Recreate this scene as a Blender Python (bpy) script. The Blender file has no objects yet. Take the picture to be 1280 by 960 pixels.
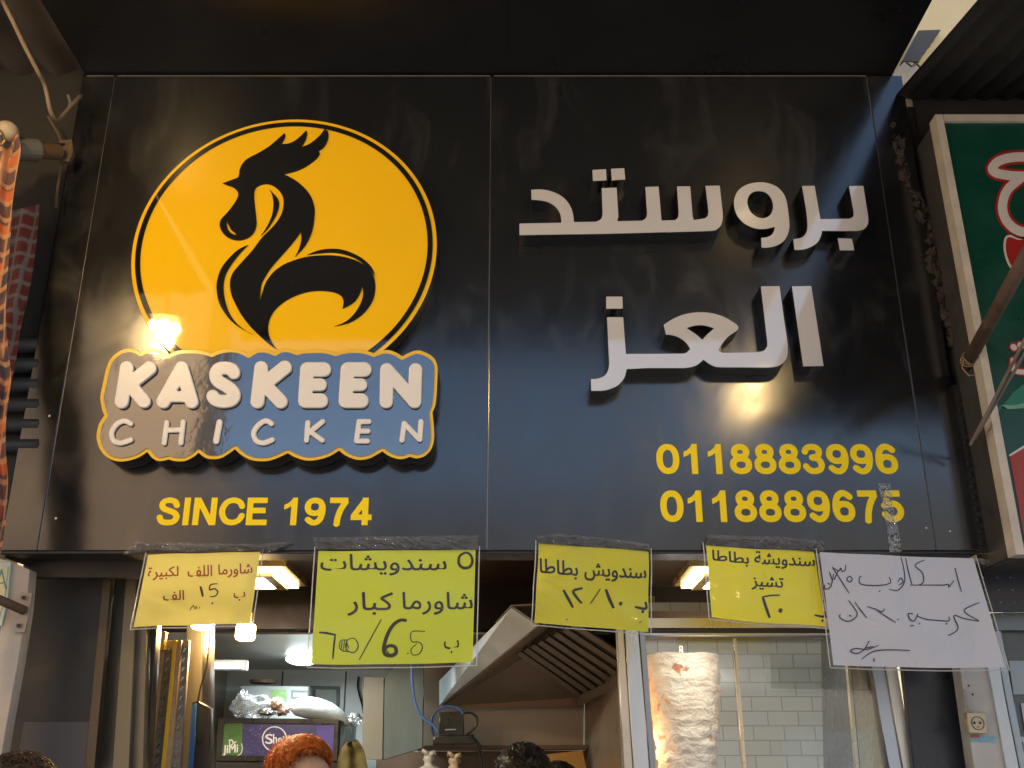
import bpy, bmesh, math, random
import numpy as np
from mathutils import Vector, Matrix, noise as mnoise
R = math.radians
random.seed(7)
S = bpy.context.scene
COL = S.collection

# ------------------------------------------------------------------ camera
F, PITCH, CD, CH = 1310.0, R(21.0), 3.0, 1.65
cam = bpy.data.cameras.new('camera'); cam.sensor_width = 36; cam.lens = 36*F/1280
cam.clip_start = .05; cam.clip_end = 2000
camo = bpy.data.objects.new('camera', cam); COL.objects.link(camo)
camo.location = (0, -CD, CH); camo.rotation_euler = (R(90)+PITCH, 0, 0)
S.camera = camo
# ------------------------------------------------------------------ sky, sun, exposure
SUN_EL, SUN_DIR = R(50), Vector((.22, -.60, 0)).normalized()      # travel direction on the ground: the sun stands behind the shop
w = bpy.data.worlds.new('World'); S.world = w; w.use_nodes = True
nt = w.node_tree; bg = nt.nodes['Background']
sky = nt.nodes.new('ShaderNodeTexSky'); sky.sky_type = 'NISHITA'; sky.sun_disc = False
sky.sun_elevation = SUN_EL; sky.sun_rotation = math.atan2(-SUN_DIR.x, -SUN_DIR.y) ; sky.dust_density = 2.6
nt.links.new(sky.outputs[0], bg.inputs[0]); bg.inputs[1].default_value = .15
sl = bpy.data.lights.new('sun', 'SUN'); sl.energy = 4; sl.angle = R(.5); sl.color = (1, .93, .82)
so = bpy.data.objects.new('sun', sl); COL.objects.link(so)
so.rotation_euler = Vector((SUN_DIR.x*math.cos(SUN_EL), SUN_DIR.y*math.cos(SUN_EL), -math.sin(SUN_EL))).to_track_quat('-Z', 'Y').to_euler()
S.view_settings.view_transform = 'Standard'; S.view_settings.look = 'None'; S.view_settings.gamma = 1
S.view_settings.use_curve_mapping = False; S.view_settings.exposure = 1.45
S.render.engine = 'CYCLES'
S.cycles.use_denoising = True; S.cycles.max_bounces = 8; S.cycles.transparent_max_bounces = 16
S.cycles.sample_clamp_indirect = 6; S.cycles.caustics_reflective = False; S.cycles.caustics_refractive = False

# ------------------------------------------------------------------ pixel of the photograph -> point on the plane Y
SP, CP = math.sin(PITCH), math.cos(PITCH)
def P(px, py, Y=0.0):
    dx, dz = (px-640)/F, (480-py)/F
    d = Vector((dx, CP-dz*SP, SP+dz*CP))
    t = (Y+CD)/d.y
    return Vector((d.x*t, Y, CH+d.z*t))

# ------------------------------------------------------------------ materials
MATS = {}
def M(name, col, rough=.5, metal=0, var=.12, scale=9, bump=0, bscale=60, spec=.5, coat=0, trans=0, emit=0, ecol=None, stretch=(1,1,1), rvar=.15):
    if name in MATS: return MATS[name]
    m = bpy.data.materials.new(name); m.use_nodes = True; n = m.node_tree; b = n.nodes['Principled BSDF']
    tc = n.nodes.new('ShaderNodeTexCoord'); mp = n.nodes.new('ShaderNodeMapping'); mp.inputs['Scale'].default_value = stretch
    n.links.new(tc.outputs['Object'], mp.inputs[0])
    ns = n.nodes.new('ShaderNodeTexNoise'); ns.inputs['Scale'].default_value = scale; ns.inputs['Detail'].default_value = 6; ns.inputs['Roughness'].default_value = .62
    n.links.new(mp.outputs[0], ns.inputs['Vector'])
    mx = n.nodes.new('ShaderNodeMix'); mx.data_type = 'RGBA'
    c = Vector(col); lo = [max(0, x*(1-var*1.6)) for x in c]; hi = [min(1, x*(1+var*1.6)) for x in c]
    mx.inputs[6].default_value = (*lo, 1); mx.inputs[7].default_value = (*hi, 1)
    n.links.new(ns.outputs[0], mx.inputs[0]); n.links.new(mx.outputs[2], b.inputs['Base Color'])
    mr = n.nodes.new('ShaderNodeMapRange'); mr.inputs['To Min'].default_value = max(.02, rough*(1-rvar*2)); mr.inputs['To Max'].default_value = min(1, rough*(1+rvar*2))
    mr.inputs['From Min'].default_value = .3; mr.inputs['From Max'].default_value = .7
    n.links.new(ns.outputs[0], mr.inputs[0]); n.links.new(mr.outputs[0], b.inputs['Roughness'])
    b.inputs['Metallic'].default_value = metal; b.inputs['Specular IOR Level'].default_value = spec
    b.inputs['Coat Weight'].default_value = coat; b.inputs['Coat Roughness'].default_value = .05
    b.inputs['Transmission Weight'].default_value = trans
    if emit:
        b.inputs['Emission Strength'].default_value = emit; b.inputs['Emission Color'].default_value = (*(ecol or col), 1)
    if bump:
        n2 = n.nodes.new('ShaderNodeTexNoise'); n2.inputs['Scale'].default_value = bscale; n2.inputs['Detail'].default_value = 4
        n.links.new(mp.outputs[0], n2.inputs['Vector'])
        bp = n.nodes.new('ShaderNodeBump'); bp.inputs['Strength'].default_value = bump; bp.inputs['Distance'].default_value = .01
        n.links.new(n2.outputs[0], bp.inputs['Height']); n.links.new(bp.outputs[0], b.inputs['Normal'])
    MATS[name] = m
    return m

def panel_mat():
    "black composite panel, satin, wiped in arcs so that the smears dull it unevenly"
    m = bpy.data.materials.new('black_panel'); m.use_nodes = True; n = m.node_tree; b = n.nodes['Principled BSDF']
    tc = n.nodes.new('ShaderNodeTexCoord'); mp = n.nodes.new('ShaderNodeMapping'); mp.inputs['Scale'].default_value = (2.6, 1, 1.1)
    mp.inputs['Rotation'].default_value = (0, R(-24), 0)
    n.links.new(tc.outputs['Object'], mp.inputs[0])
    a = n.nodes.new('ShaderNodeTexNoise'); a.inputs['Scale'].default_value = 2.2; a.inputs['Detail'].default_value = 8; a.inputs['Distortion'].default_value = 1.6; a.inputs['Roughness'].default_value = .55
    n.links.new(mp.outputs[0], a.inputs['Vector'])
    f = n.nodes.new('ShaderNodeTexNoise'); f.inputs['Scale'].default_value = 40; f.inputs['Detail'].default_value = 5
    n.links.new(tc.outputs['Object'], f.inputs['Vector'])
    mr = n.nodes.new('ShaderNodeMapRange'); mr.inputs['From Min'].default_value = .35; mr.inputs['From Max'].default_value = .68
    mr.inputs['To Min'].default_value = .13; mr.inputs['To Max'].default_value = .26
    n.links.new(a.outputs[0], mr.inputs[0]); n.links.new(mr.outputs[0], b.inputs['Roughness'])
    cr = n.nodes.new('ShaderNodeMapRange'); cr.inputs['From Min'].default_value = .52; cr.inputs['From Max'].default_value = .75
    cr.inputs['To Min'].default_value = 0; cr.inputs['To Max'].default_value = .75
    n.links.new(a.outputs[0], cr.inputs[0])
    mul = n.nodes.new('ShaderNodeMath'); mul.operation = 'MULTIPLY'; n.links.new(cr.outputs[0], mul.inputs[0]); n.links.new(f.outputs[0], mul.inputs[1])
    mx = n.nodes.new('ShaderNodeMix'); mx.data_type = 'RGBA'; mx.inputs[6].default_value = (.0065, .0068, .0075, 1); mx.inputs[7].default_value = (.05, .048, .045, 1)
    n.links.new(mul.outputs[0], mx.inputs[0]); n.links.new(mx.outputs[2], b.inputs['Base Color'])
    b.inputs['Specular IOR Level'].default_value = .72
    b.inputs['Coat Weight'].default_value = .5; b.inputs['Coat Roughness'].default_value = .17
    return m

def clear_mat(name, tint=(1, 1, 1), gloss=.06, rough=.04, bump=0, bscale=25, haze=0, ior=1.45):
    "clear sheet: transparent with a fresnel sheen; bump makes wrinkles glint"
    if name in MATS: return MATS[name]
    m = bpy.data.materials.new(name); m.use_nodes = True; n = m.node_tree; n.nodes.clear()
    out = n.nodes.new('ShaderNodeOutputMaterial'); tr = n.nodes.new('ShaderNodeBsdfTransparent'); gl = n.nodes.new('ShaderNodeBsdfGlossy'); gl.inputs['Roughness'].default_value = rough
    tr.inputs[0].default_value = (*tint, 1)
    fr = n.nodes.new('ShaderNodeFresnel'); fr.inputs[0].default_value = ior
    ad = n.nodes.new('ShaderNodeMath'); ad.operation = 'ADD'; ad.use_clamp = True; ad.inputs[1].default_value = gloss; n.links.new(fr.outputs[0], ad.inputs[0])
    mix = n.nodes.new('ShaderNodeMixShader'); n.links.new(ad.outputs[0], mix.inputs[0]); n.links.new(tr.outputs[0], mix.inputs[1]); n.links.new(gl.outputs[0], mix.inputs[2])
    last = mix
    if haze:
        df = n.nodes.new('ShaderNodeBsdfDiffuse'); df.inputs[0].default_value = (.8, .82, .85, 1)
        m2 = n.nodes.new('ShaderNodeMixShader'); m2.inputs[0].default_value = haze; n.links.new(mix.outputs[0], m2.inputs[1]); n.links.new(df.outputs[0], m2.inputs[2]); last = m2
    if bump:
        tc = n.nodes.new('ShaderNodeTexCoord'); ns = n.nodes.new('ShaderNodeTexNoise'); ns.inputs['Scale'].default_value = bscale; ns.inputs['Detail'].default_value = 3; ns.inputs['Distortion'].default_value = 1.2
        n.links.new(tc.outputs['Object'], ns.inputs['Vector']); bp = n.nodes.new('ShaderNodeBump'); bp.inputs['Strength'].default_value = bump; bp.inputs['Distance'].default_value = .02
        n.links.new(ns.outputs[0], bp.inputs['Height']); n.links.new(bp.outputs[0], gl.inputs['Normal']); n.links.new(bp.outputs[0], fr.inputs['Normal'])
    n.links.new(last.outputs[0], out.inputs[0]); MATS[name] = m
    return m

def paper_mat(name, col, transl=.25):
    m = M(name, col, .55, var=.03, scale=5); n = m.node_tree; b = n.nodes['Principled BSDF']
    out = n.nodes['Material Output']; t = n.nodes.new('ShaderNodeBsdfTranslucent'); t.inputs[0].default_value = (*col, 1)
    mx = n.nodes.new('ShaderNodeMixShader'); mx.inputs[0].default_value = transl
    n.links.new(b.outputs[0], mx.inputs[1]); n.links.new(t.outputs[0], mx.inputs[2]); n.links.new(mx.outputs[0], out.inputs[0])
    return m

def emis(name, col, s):
    if name in MATS: return MATS[name]
    m = bpy.data.materials.new(name); m.use_nodes = True; n = m.node_tree; n.nodes.clear()
    e = n.nodes.new('ShaderNodeEmission'); e.inputs[0].default_value = (*col, 1); e.inputs[1].default_value = s
    o = n.nodes.new('ShaderNodeOutputMaterial'); n.links.new(e.outputs[0], o.inputs[0]); MATS[name] = m
    return m

# ------------------------------------------------------------------ objects
WL = {}
def tag(o, label=None, cat=None, group=None, kind=None):
    if label: o['label'] = label
    if cat: o['category'] = cat
    if group: o['group'] = group
    if kind: o['kind'] = kind
    return o
def thing(name, loc, label, cat, group=None):
    o = bpy.data.objects.new(name, None); o.empty_display_size = .1; COL.objects.link(o); o.location = loc; WL[o.name] = Vector(loc)
    return tag(o, label, cat, group)
def obj(name, data, mat=None, parent=None, smooth=False):
    "data: a bmesh or mesh in world coordinates -> ONE object with its origin at its base"
    if isinstance(data, bmesh.types.BMesh):
        me = bpy.data.meshes.new(name); data.to_mesh(me); data.free()
    else: me = data; me.name = name
    n = len(me.vertices); co = np.empty(n*3, dtype=np.float32); me.vertices.foreach_get('co', co); co = co.reshape(-1, 3)
    c = Vector(((co[:, 0].min()+co[:, 0].max())/2, (co[:, 1].min()+co[:, 1].max())/2, co[:, 2].min()))
    me.transform(Matrix.Translation(-c))
    if mat is not None:
        if isinstance(mat, (list, tuple)):
            if not len(me.materials):
                for x in mat: me.materials.append(x)
        else:
            me.materials.clear(); me.materials.append(mat)
    if smooth: me.polygons.foreach_set('use_smooth', [True]*len(me.polygons))
    o = bpy.data.objects.new(name, me); COL.objects.link(o); WL[o.name] = c
    if parent: o.parent = parent; o.location = c - WL[parent.name]
    else: o.location = c
    return o
def copy_tree(o, parent=None):
    c = o.copy(); COL.objects.link(c)
    if parent: c.parent = parent
    for ch in list(o.children): copy_tree(ch, c)
    return c
def bm_(): return bmesh.new()
def add_box(bm, x0, x1, y0, y1, z0, z1, bev=0):
    r = bmesh.ops.create_cube(bm, size=1, matrix=Matrix.Translation(((x0+x1)/2, (y0+y1)/2, (z0+z1)/2)) @ Matrix.Diagonal((abs(x1-x0), abs(y1-y0), abs(z1-z0), 1)))
    if bev:
        es = list({e for v in r['verts'] for e in v.link_edges}); bmesh.ops.bevel(bm, geom=es, offset=bev, segments=2, affect='EDGES', profile=.5)
    return bm
def box(x0, x1, y0, y1, z0, z1, bev=0): return add_box(bm_(), x0, x1, y0, y1, z0, z1, bev)
def add_tube(bm, pts, r, seg=8, caps=True):
    pts = [Vector(p) for p in pts]; n = len(pts); rr = r if isinstance(r, (list, tuple)) else [r]*n
    rings = []
    up = None
    for i, p in enumerate(pts):
        d = (pts[min(i+1, n-1)]-pts[max(i-1, 0)]).normalized()
        if up is None: up = Vector((0, 0, 1)) if abs(d.z) < .9 else Vector((1, 0, 0))
        a = d.cross(up).normalized(); b = a.cross(d).normalized(); up = b
        rings.append([bm.verts.new(p+(a*math.cos(2*math.pi*k/seg)+b*math.sin(2*math.pi*k/seg))*rr[i]) for k in range(seg)])
    for i in range(n-1):
        for k in range(seg):
            bm.faces.new((rings[i][k], rings[i][(k+1) % seg], rings[i+1][(k+1) % seg], rings[i+1][k]))
    if caps: bm.faces.new(rings[0]); bm.faces.new(list(reversed(rings[-1])))
    bmesh.ops.recalc_face_normals(bm, faces=bm.faces)
    return bm
def tube(pts, r, seg=8): return add_tube(bm_(), pts, r, seg)
def add_ell(bm, c, rx, ry, rz, u=20, v=14, jit=0, js=6):
    r = bmesh.ops.create_uvsphere(bm, u_segments=u, v_segments=v, radius=1)
    for q in r['verts']:
        k = 1 + (jit*mnoise.fractal(Vector(q.co)*js+Vector(c)*7, 1, 2, 4) if jit else 0)
        q.co = Vector((q.co.x*rx*k+c[0], q.co.y*ry*k+c[1], q.co.z*rz*k+c[2]))
    return bm
def catmull(pts, closed=False, n=5):
    "smooth path; a point with a third value 1 is a corner"
    P3 = [(p[0], p[1]) for p in pts]; cor = [len(p) > 2 and p[2] == 1 for p in pts]; N = len(P3); out = []
    for i in range(N if closed else N-1):
        p1, p2 = P3[i], P3[(i+1) % N]
        p0 = P3[i-1] if (closed or i > 0) else p1; p3 = P3[(i+2) % N] if (closed or i+2 < N) else p2
        if cor[i]: p0 = p1
        if cor[(i+1) % N]: p3 = p2
        for k in range(n):
            t = k/n
            out.append(tuple(.5*(2*p1[j]+(p2[j]-p0[j])*t+(2*p0[j]-5*p1[j]+4*p2[j]-p3[j])*t*t+(3*p1[j]-p0[j]-3*p2[j]+p3[j])*t**3) for j in (0, 1)))
    if not closed: out.append(P3[-1])
    return out
def loops_mesh(loops, depth=0, bevel=0, bres=2):
    "flat loops (even-odd filled) -> mesh of that outline, facing +Z, front at z=0, back at z=-depth"
    c = bpy.data.curves.new('tmp', 'CURVE'); c.dimensions = '2D'; c.fill_mode = 'BOTH' if depth else 'FRONT'
    for l in loops:
        s = c.splines.new('POLY'); s.points.add(len(l)-1); s.use_cyclic_u = True
        s.points.foreach_set('co', [v for p in l for v in (p[0], p[1], 0, 1)])
    if depth:
        c.extrude = depth/2-bevel; c.bevel_depth = bevel; c.bevel_resolution = bres
        if bevel: c.offset = -bevel
    o = bpy.data.objects.new('tmp', c); COL.objects.link(o)
    dg = bpy.context.evaluated_depsgraph_get(); me = bpy.data.meshes.new_from_object(o.evaluated_get(dg), depsgraph=dg)
    bpy.data.objects.remove(o); bpy.data.curves.remove(c)
    me.transform(Matrix.Translation((0, 0, -depth/2)))
    return me
STAND = Matrix(((1, 0, 0, 0), (0, 0, -1, 0), (0, 1, 0, 0), (0, 0, 0, 1)))
def standing(loops_w, Yf, depth, bevel=0):
    "loops in world (x, z) -> vertical plate whose front lies at Y = Yf"
    me = loops_mesh(loops_w, depth, bevel); me.transform(STAND); me.transform(Matrix.Translation((0, Yf, 0))); return me
def wl(loop, Y): return [(lambda v: (v.x, v.z))(P(p[0], p[1], Y)) for p in loop]
def slab(name, loops, Yf, depth, mat, parent=None, bevel=0, front=None):
    "outline(s) given in photo pixels, standing at Y = Yf with a real thickness"
    if not isinstance(loops[0][0], (tuple, list)): loops = [loops]
    me = standing([wl(l, Yf) for l in loops], Yf, depth, bevel)
    if front is not None:
        me.materials.clear(); me.materials.append(mat); me.materials.append(front)
        for p in me.polygons: p.material_index = 1 if p.normal.y < -.7 else 0
        return obj(name, me, None, parent)
    return obj(name, me, mat, parent)

# ------------------------------------------------------------------ outlines from strokes (distance field + contour)
def sd_seg(X, Y, a, b, cut_a=False, cut_b=False):
    ax, ay = a; bx, by = b; dx, dy = bx-ax, by-ay; L = math.hypot(dx, dy) or 1e-9; ux, uy = dx/L, dy/L
    t = (X-ax)*ux+(Y-ay)*uy; tc = np.clip(t, 0, L); d = np.hypot(X-ax-tc*ux, Y-ay-tc*uy)
    return d, (-t if cut_a else None), (t-L if cut_b else None)
def f_stroke(X, Y, pts, w, butt=False):
    f = np.full(X.shape, 1e9); n = len(pts)
    ws = w if isinstance(w, (list, tuple)) else None
    for i in range(n-1):
        d, ca, cb = sd_seg(X, Y, pts[i][:2], pts[i+1][:2], butt and i == 0, butt and i == n-2)
        d = d-(ws[i] if ws else w)/2
        if ca is not None: d = np.maximum(d, ca)
        if cb is not None: d = np.maximum(d, cb)
        f = np.minimum(f, d)
    return f
def f_poly(X, Y, poly):
    d = np.full(X.shape, 1e18); s = np.ones(X.shape); n = len(poly)
    for i in range(n):
        vx, vy = poly[i][:2]; wx, wy = poly[i-1][:2]; ex, ey = wx-vx, wy-vy; px, py = X-vx, Y-vy
        t = np.clip((px*ex+py*ey)/(ex*ex+ey*ey+1e-12), 0, 1); bx, by = px-ex*t, py-ey*t
        d = np.minimum(d, bx*bx+by*by)
        c1 = Y >= vy; c2 = Y < wy; c3 = ex*py > ey*px
        s = np.where((c1 & c2 & c3) | (~c1 & ~c2 & ~c3), -s, s)
    return s*np.sqrt(d)
def contour(Fd, x0, y0, h):
    ny, nx = Fd.shape; I = Fd < 0
    code = I[:-1, :-1]*1+I[:-1, 1:]*2+I[1:, 1:]*4+I[1:, :-1]*8
    T = {1: [(3, 0)], 2: [(0, 1)], 3: [(3, 1)], 4: [(1, 2)], 5: [(3, 2), (1, 0)], 6: [(0, 2)], 7: [(3, 2)], 8: [(2, 3)], 9: [(2, 0)], 10: [(0, 3), (2, 1)], 11: [(2, 1)], 12: [(1, 3)], 13: [(1, 0)], 14: [(0, 3)]}
    def ek(i, j, e): return ((i, j, 0) if e == 0 else (i, j+1, 1) if e == 1 else (i+1, j, 0) if e == 2 else (i, j, 1))
    def pt(k):
        i, j, v = k; a = Fd[i, j]; b = Fd[i+1, j] if v else Fd[i, j+1]; t = a/(a-b)
        return (x0+(j+(0 if v else t))*h, y0+(i+(t if v else 0))*h)
    nxt = {}
    for i, j in zip(*np.nonzero((code > 0) & (code < 15))):
        for a, b in T[int(code[i, j])]: nxt[ek(i, j, a)] = ek(i, j, b)
    loops = []
    while nxt:
        k0, k = nxt.popitem(); l = [k0]
        while k != k0 and k in nxt: l.append(k); k = nxt.pop(k)
        if len(l) < 6: continue
        l = [pt(q) for q in l]
        keep = [l[0]]
        for q in l[1:]:
            if math.hypot(q[0]-keep[-1][0], q[1]-keep[-1][1]) > h*.55: keep.append(q)
        out = []
        for m in range(len(keep)):
            a, b, c = keep[m-1], keep[m], keep[(m+1) % len(keep)]
            if abs((b[0]-a[0])*(c[1]-b[1])-(b[1]-a[1])*(c[0]-b[0])) > .004*h*h: out.append(b)
        if len(out) > 2: loops.append(out)
    return loops
def outline(parts, off=0, h=.5, pad=4):
    "parts: list of ('s', pts, width, butt) strokes and ('p', polygon) fills, ('h', polygon) holes -> contour loops of the union grown by off"
    xs = [p[0] for q in parts for p in q[1]]; ys = [p[1] for q in parts for p in q[1]]
    wmax = max([q[2] if q[0] == 's' and not isinstance(q[2], (list, tuple)) else (max(q[2]) if q[0] == 's' else 0) for q in parts])
    pd = wmax/2+max(off, 0)+pad*h
    x0, y0 = min(xs)-pd, min(ys)-pd
    X, Y = np.meshgrid(np.arange(x0, max(xs)+pd+h, h), np.arange(y0, max(ys)+pd+h, h))
    f = np.full(X.shape, 1e9)
    for q in parts:
        if q[0] == 's': f = np.minimum(f, f_stroke(X, Y, q[1], q[2], len(q) > 3 and q[3]))
        elif q[0] == 'p': f = np.minimum(f, f_poly(X, Y, q[1]))
    for q in parts:
        if q[0] == 'h': f = np.maximum(f, -f_poly(X, Y, q[1]))
    f = f-off
    f = np.where(f == 0, 1e-6, f)
    return contour(f, x0, y0, h)

# bold block lettering, cap height 1, y up
def ell(cx, cy, rx, ry, n=28, p=2.2):
    o = []
    for k in range(n+1):
        a = 2*math.pi*k/n; c, s = math.cos(a), math.sin(a)
        o.append((cx+rx*math.copysign(abs(c)**(2/p), c), cy+ry*math.copysign(abs(s)**(2/p), s)))
    return o
TB = .2
def st(*pts): return ('s', catmull(list(pts), False, 5), TB, True)
def ln(*pts): return ('s', list(pts), TB, True)
NINE = [('s', ell(.345, .665, .235, .235), TB), st((.59, .70), (.60, .5), (.55, .25), (.43, .11), (.28, .10), (.12, .22))]
def rot(parts, cx=.36, cy=.5):
    return [(q[0], [(2*cx-a, 2*cy-b) for a, b in q[1]], *q[2:]) for q in parts]
GL = {
 '0': (.76, [('s', ell(.36, .5, .26, .4, 32, 2.3), TB)]),
 '1': (.76, [('p', [(.53, 0), (.53, 1), (.37, 1), (.31, .88), (.21, .79), (.10, .735), (.10, .565), (.23, .62), (.33, .70), (.33, 0)])]),
 '3': (.76, [st((.10, .72), (.18, .86), (.35, .905), (.51, .85), (.55, .73), (.49, .60), (.30, .55)), st((.30, .54), (.50, .50), (.60, .31), (.53, .15), (.36, .095), (.20, .14), (.09, .28))]),
 '4': (.76, [ln((.48, 0), (.48, 1)), ln((.02, .285), (.70, .285)), ('p', [(.42, 1), (.02, .37), (.02, .2), (.2, .3), (.45, .68)])]),
 '5': (.76, [ln((.17, .9), (.63, .9)), ln((.25, .93), (.175, .47)), st((.10, .515), (.2, .56), (.36, .59), (.53, .51), (.60, .345), (.53, .17), (.36, .095), (.2, .14), (.09, .27))]),
 '6': (.76, rot(NINE)),
 '7': (.76, [ln((.07, .9), (.67, .9)), ('s', catmull([(.60, .86), (.46, .62), (.36, .32), (.32, 0)], False, 5), TB, True)]),
 '8': (.76, [('s', ell(.36, .735, .19, .17), TB), ('s', ell(.36, .305, .245, .21), TB)]),
 '9': (.76, NINE),
 'S': (.80, [st((.63, .69), (.55, .85), (.37, .905), (.2, .86), (.14, .73), (.21, .6), (.4, .52), (.58, .43), (.65, .29), (.57, .14), (.38, .095), (.18, .14), (.09, .31))]),
 'I': (.34, [ln((.16, 0), (.16, 1))]),
 'N': (.88, [ln((.14, 0), (.14, 1)), ln((.70, 0), (.70, 1)), ('p', [(.04, 1), (.25, 1), (.80, 0), (.59, 0)])]),
 'C': (.87, [st((.755, .66), (.66, .83), (.46, .905), (.24, .83), (.115, .6), (.115, .4), (.24, .17), (.46, .095), (.67, .18), (.77, .37))]),
 'E': (.78, [ln((.14, 0), (.14, 1)), ln((.1, .9), (.70, .9)), ln((.1, .53), (.66, .53)), ln((.1, .1), (.72, .1))]),
}
def block_text(parent, text, px0, py0, px1, py1, pxe, Y, depth, mat, name='letter'):
    "text between (px0, baseline py1) and px1, cap top py0"
    a = P(px0, py1, Y); b = P(pxe, py1, Y); H = P(px0, py0, Y).z-a.z
    tot = sum(.38 if ch == ' ' else GL[ch][0] for ch in text)-.1; sx = (b.x-a.x)/tot; x = a.x-.04*sx
    for ch in text:
        if ch == ' ': x += .38*sx; continue
        wd, parts = GL[ch]
        loops = [[(x+u*sx, a.z+v*H) for u, v in l] for l in outline(parts, 0, .018)]
        obj(name, standing(loops, Y, depth), mat, parent); x += wd*sx

# Arabic lettering: each letter in its joined form
AR = {'ا': 'ﺍﺎ', 'ب': 'ﺏﺐﺑﺒ', 'ة': 'ﺓﺔ', 'ت': 'ﺕﺖﺗﺘ', 'د': 'ﺩﺪ', 'ر': 'ﺭﺮ', 'ز': 'ﺯﺰ', 'س': 'ﺱﺲﺳﺴ', 'ش': 'ﺵﺶﺷﺸ', 'ط': 'ﻁﻂﻃﻄ', 'ف': 'ﻑﻒﻓﻔ', 'ك': 'ﻙﻚﻛﻜ', 'ل': 'ﻝﻞﻟﻠ', 'م': 'ﻡﻢﻣﻤ', 'ن': 'ﻥﻦﻧﻨ', 'و': 'ﻭﻮ', 'ي': 'ﻱﻲﻳﻴ'}
def shape_ar(s):
    o = []
    for i, c in enumerate(s):
        if c not in AR: o.append(c); continue
        pj = i > 0 and s[i-1] in AR and len(AR[s[i-1]]) == 4
        nj = i+1 < len(s) and (s[i+1] in AR or s[i+1] == 'ـ') and len(AR[c]) == 4
        o.append(AR[c][(3 if pj else 2) if nj else (1 if pj else 0)])
    return ''.join(reversed(o)) if any(c in AR for c in s) else s
def font_mesh(s):
    c = bpy.data.curves.new('tmp', 'FONT'); c.body = s; c.resolution_u = 4; o = bpy.data.objects.new('tmp', c); COL.objects.link(o)
    dg = bpy.context.evaluated_depsgraph_get(); me = bpy.data.meshes.new_from_object(o.evaluated_get(dg), depsgraph=dg)
    bpy.data.objects.remove(o); bpy.data.curves.remove(c)
    return me

# ------------------------------------------------------------------ shared materials
PANEL = panel_mat()
BLACK = M('black_paint', (.012, .012, .013), .45, var=.3)
BLACKG = M('black_acrylic', (.009, .009, .010), .03, var=.2, rvar=.3, spec=.6)
YEL = M('yellow_acrylic', (.92, .54, .008), .05, var=.03, scale=3, rvar=.3)
YELV = M('yellow_vinyl', (.95, .70, .012), .5, var=.05, spec=.2)
WHITEA = M('white_acrylic', (.57, .555, .55), .05, var=.04, scale=4, rvar=.3, spec=.9, coat=1)
WHITEP = M('white_painted_puff', (.74, .71, .67), .32, var=.05, scale=6, bump=.05, bscale=90)
STEEL = M('stainless_steel', (.52, .51, .49), .28, 1, var=.12, scale=14, stretch=(1, 1, .12))
ALU = M('aluminium', (.55, .56, .57), .35, 1, var=.1, scale=20, stretch=(1, 1, .15))
CREAM = M('cream_plaster', (.88, .64, .34), .85, var=.14, scale=2, bump=.2, bscale=30)
WHITEPAINT = M('white_paint_worn', (.40, .36, .30), .6, var=.14, scale=12, bump=.1)
DARKMETAL = M('dark_metal', (.035, .033, .032), .42, .3, var=.35, scale=5)
WOOD = M('brown_wood', (.10, .055, .026), .55, var=.3, scale=6, stretch=(.3, 1, 1))
CORR = M('corrugated_sheet', (.055, .05, .045), .6, .4, var=.4, scale=3)
RUST = M('rusty_pipe', (.13, .085, .06), .7, .3, var=.45, scale=22, bump=.35, bscale=80)

# ------------------------------------------------------------------ ground, street and the far side
tag(obj('ground', box(-300, 300, -300, 300, -.3, 0), M('ground', (.30, .28, .25), .9, var=.25, scale=.8)), kind='structure')
tag(obj('pavement', box(-14, 14, -5.2, .1, .0, .13, .01), M('pavement', (.36, .34, .31), .85, var=.2, scale=3)), kind='structure')
for i, (x0, x1, h, c) in enumerate([(-22, -9, 7.4, (.20, .17, .14)), (-8.6, 1.5, 6.6, (.15, .145, .14)), (2, 12, 6.9, (.17, .16, .145)), (12.5, 24, 7.2, (.19, .16, .13))]):
    t = thing('building', ((x0+x1)/2, -17, 0), ['tan three storey building across the street, far left', 'grey three storey building across the street behind the photographer', 'pale three storey building across the street to the right', 'brown three storey building across the street, far right'][i], 'building')
    obj('wall', box(x0, x1, -21, -17, 0, h), M('render_%d' % i, c, .9, var=.12, scale=1), t)
    obj('roof_parapet', box(x0-.1, x1+.1, -17.15, -16.9, h, h+.25), M('render_%d' % i, c), t)
    k = int((x1-x0)/2.4)
    for q in range(k):
        xx = x0+.6+q*2.4
        obj('shutter', box(xx, xx+1.7, -17.0, -16.94, .1, 2.6), M('shutter_far', (.18, .20, .22), .5), t)

t = thing('building', (-8, -9.5, 0), 'tall tan building across the street to the left of the photographer', 'building')
obj('wall', box(-14, -3.75, -10, -9, 0, 10.5), M('tan_render', (.55, .38, .23), .9, var=.18, scale=.8), t)
for i in range(3):
    for k in range(4):
        x = -13+k*2.3; z = 2.9+i*2.5; f = obj('window', box(x, x+1.1, -9.0, -8.96, z, z+1.4), M('far_frame', (.30, .26, .2), .6), t)
        obj('pane', box(x+.08, x+1.02, -8.958, -8.95, z+.08, z+1.32), M('far_glass', (.04, .045, .05), .08), f)
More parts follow.
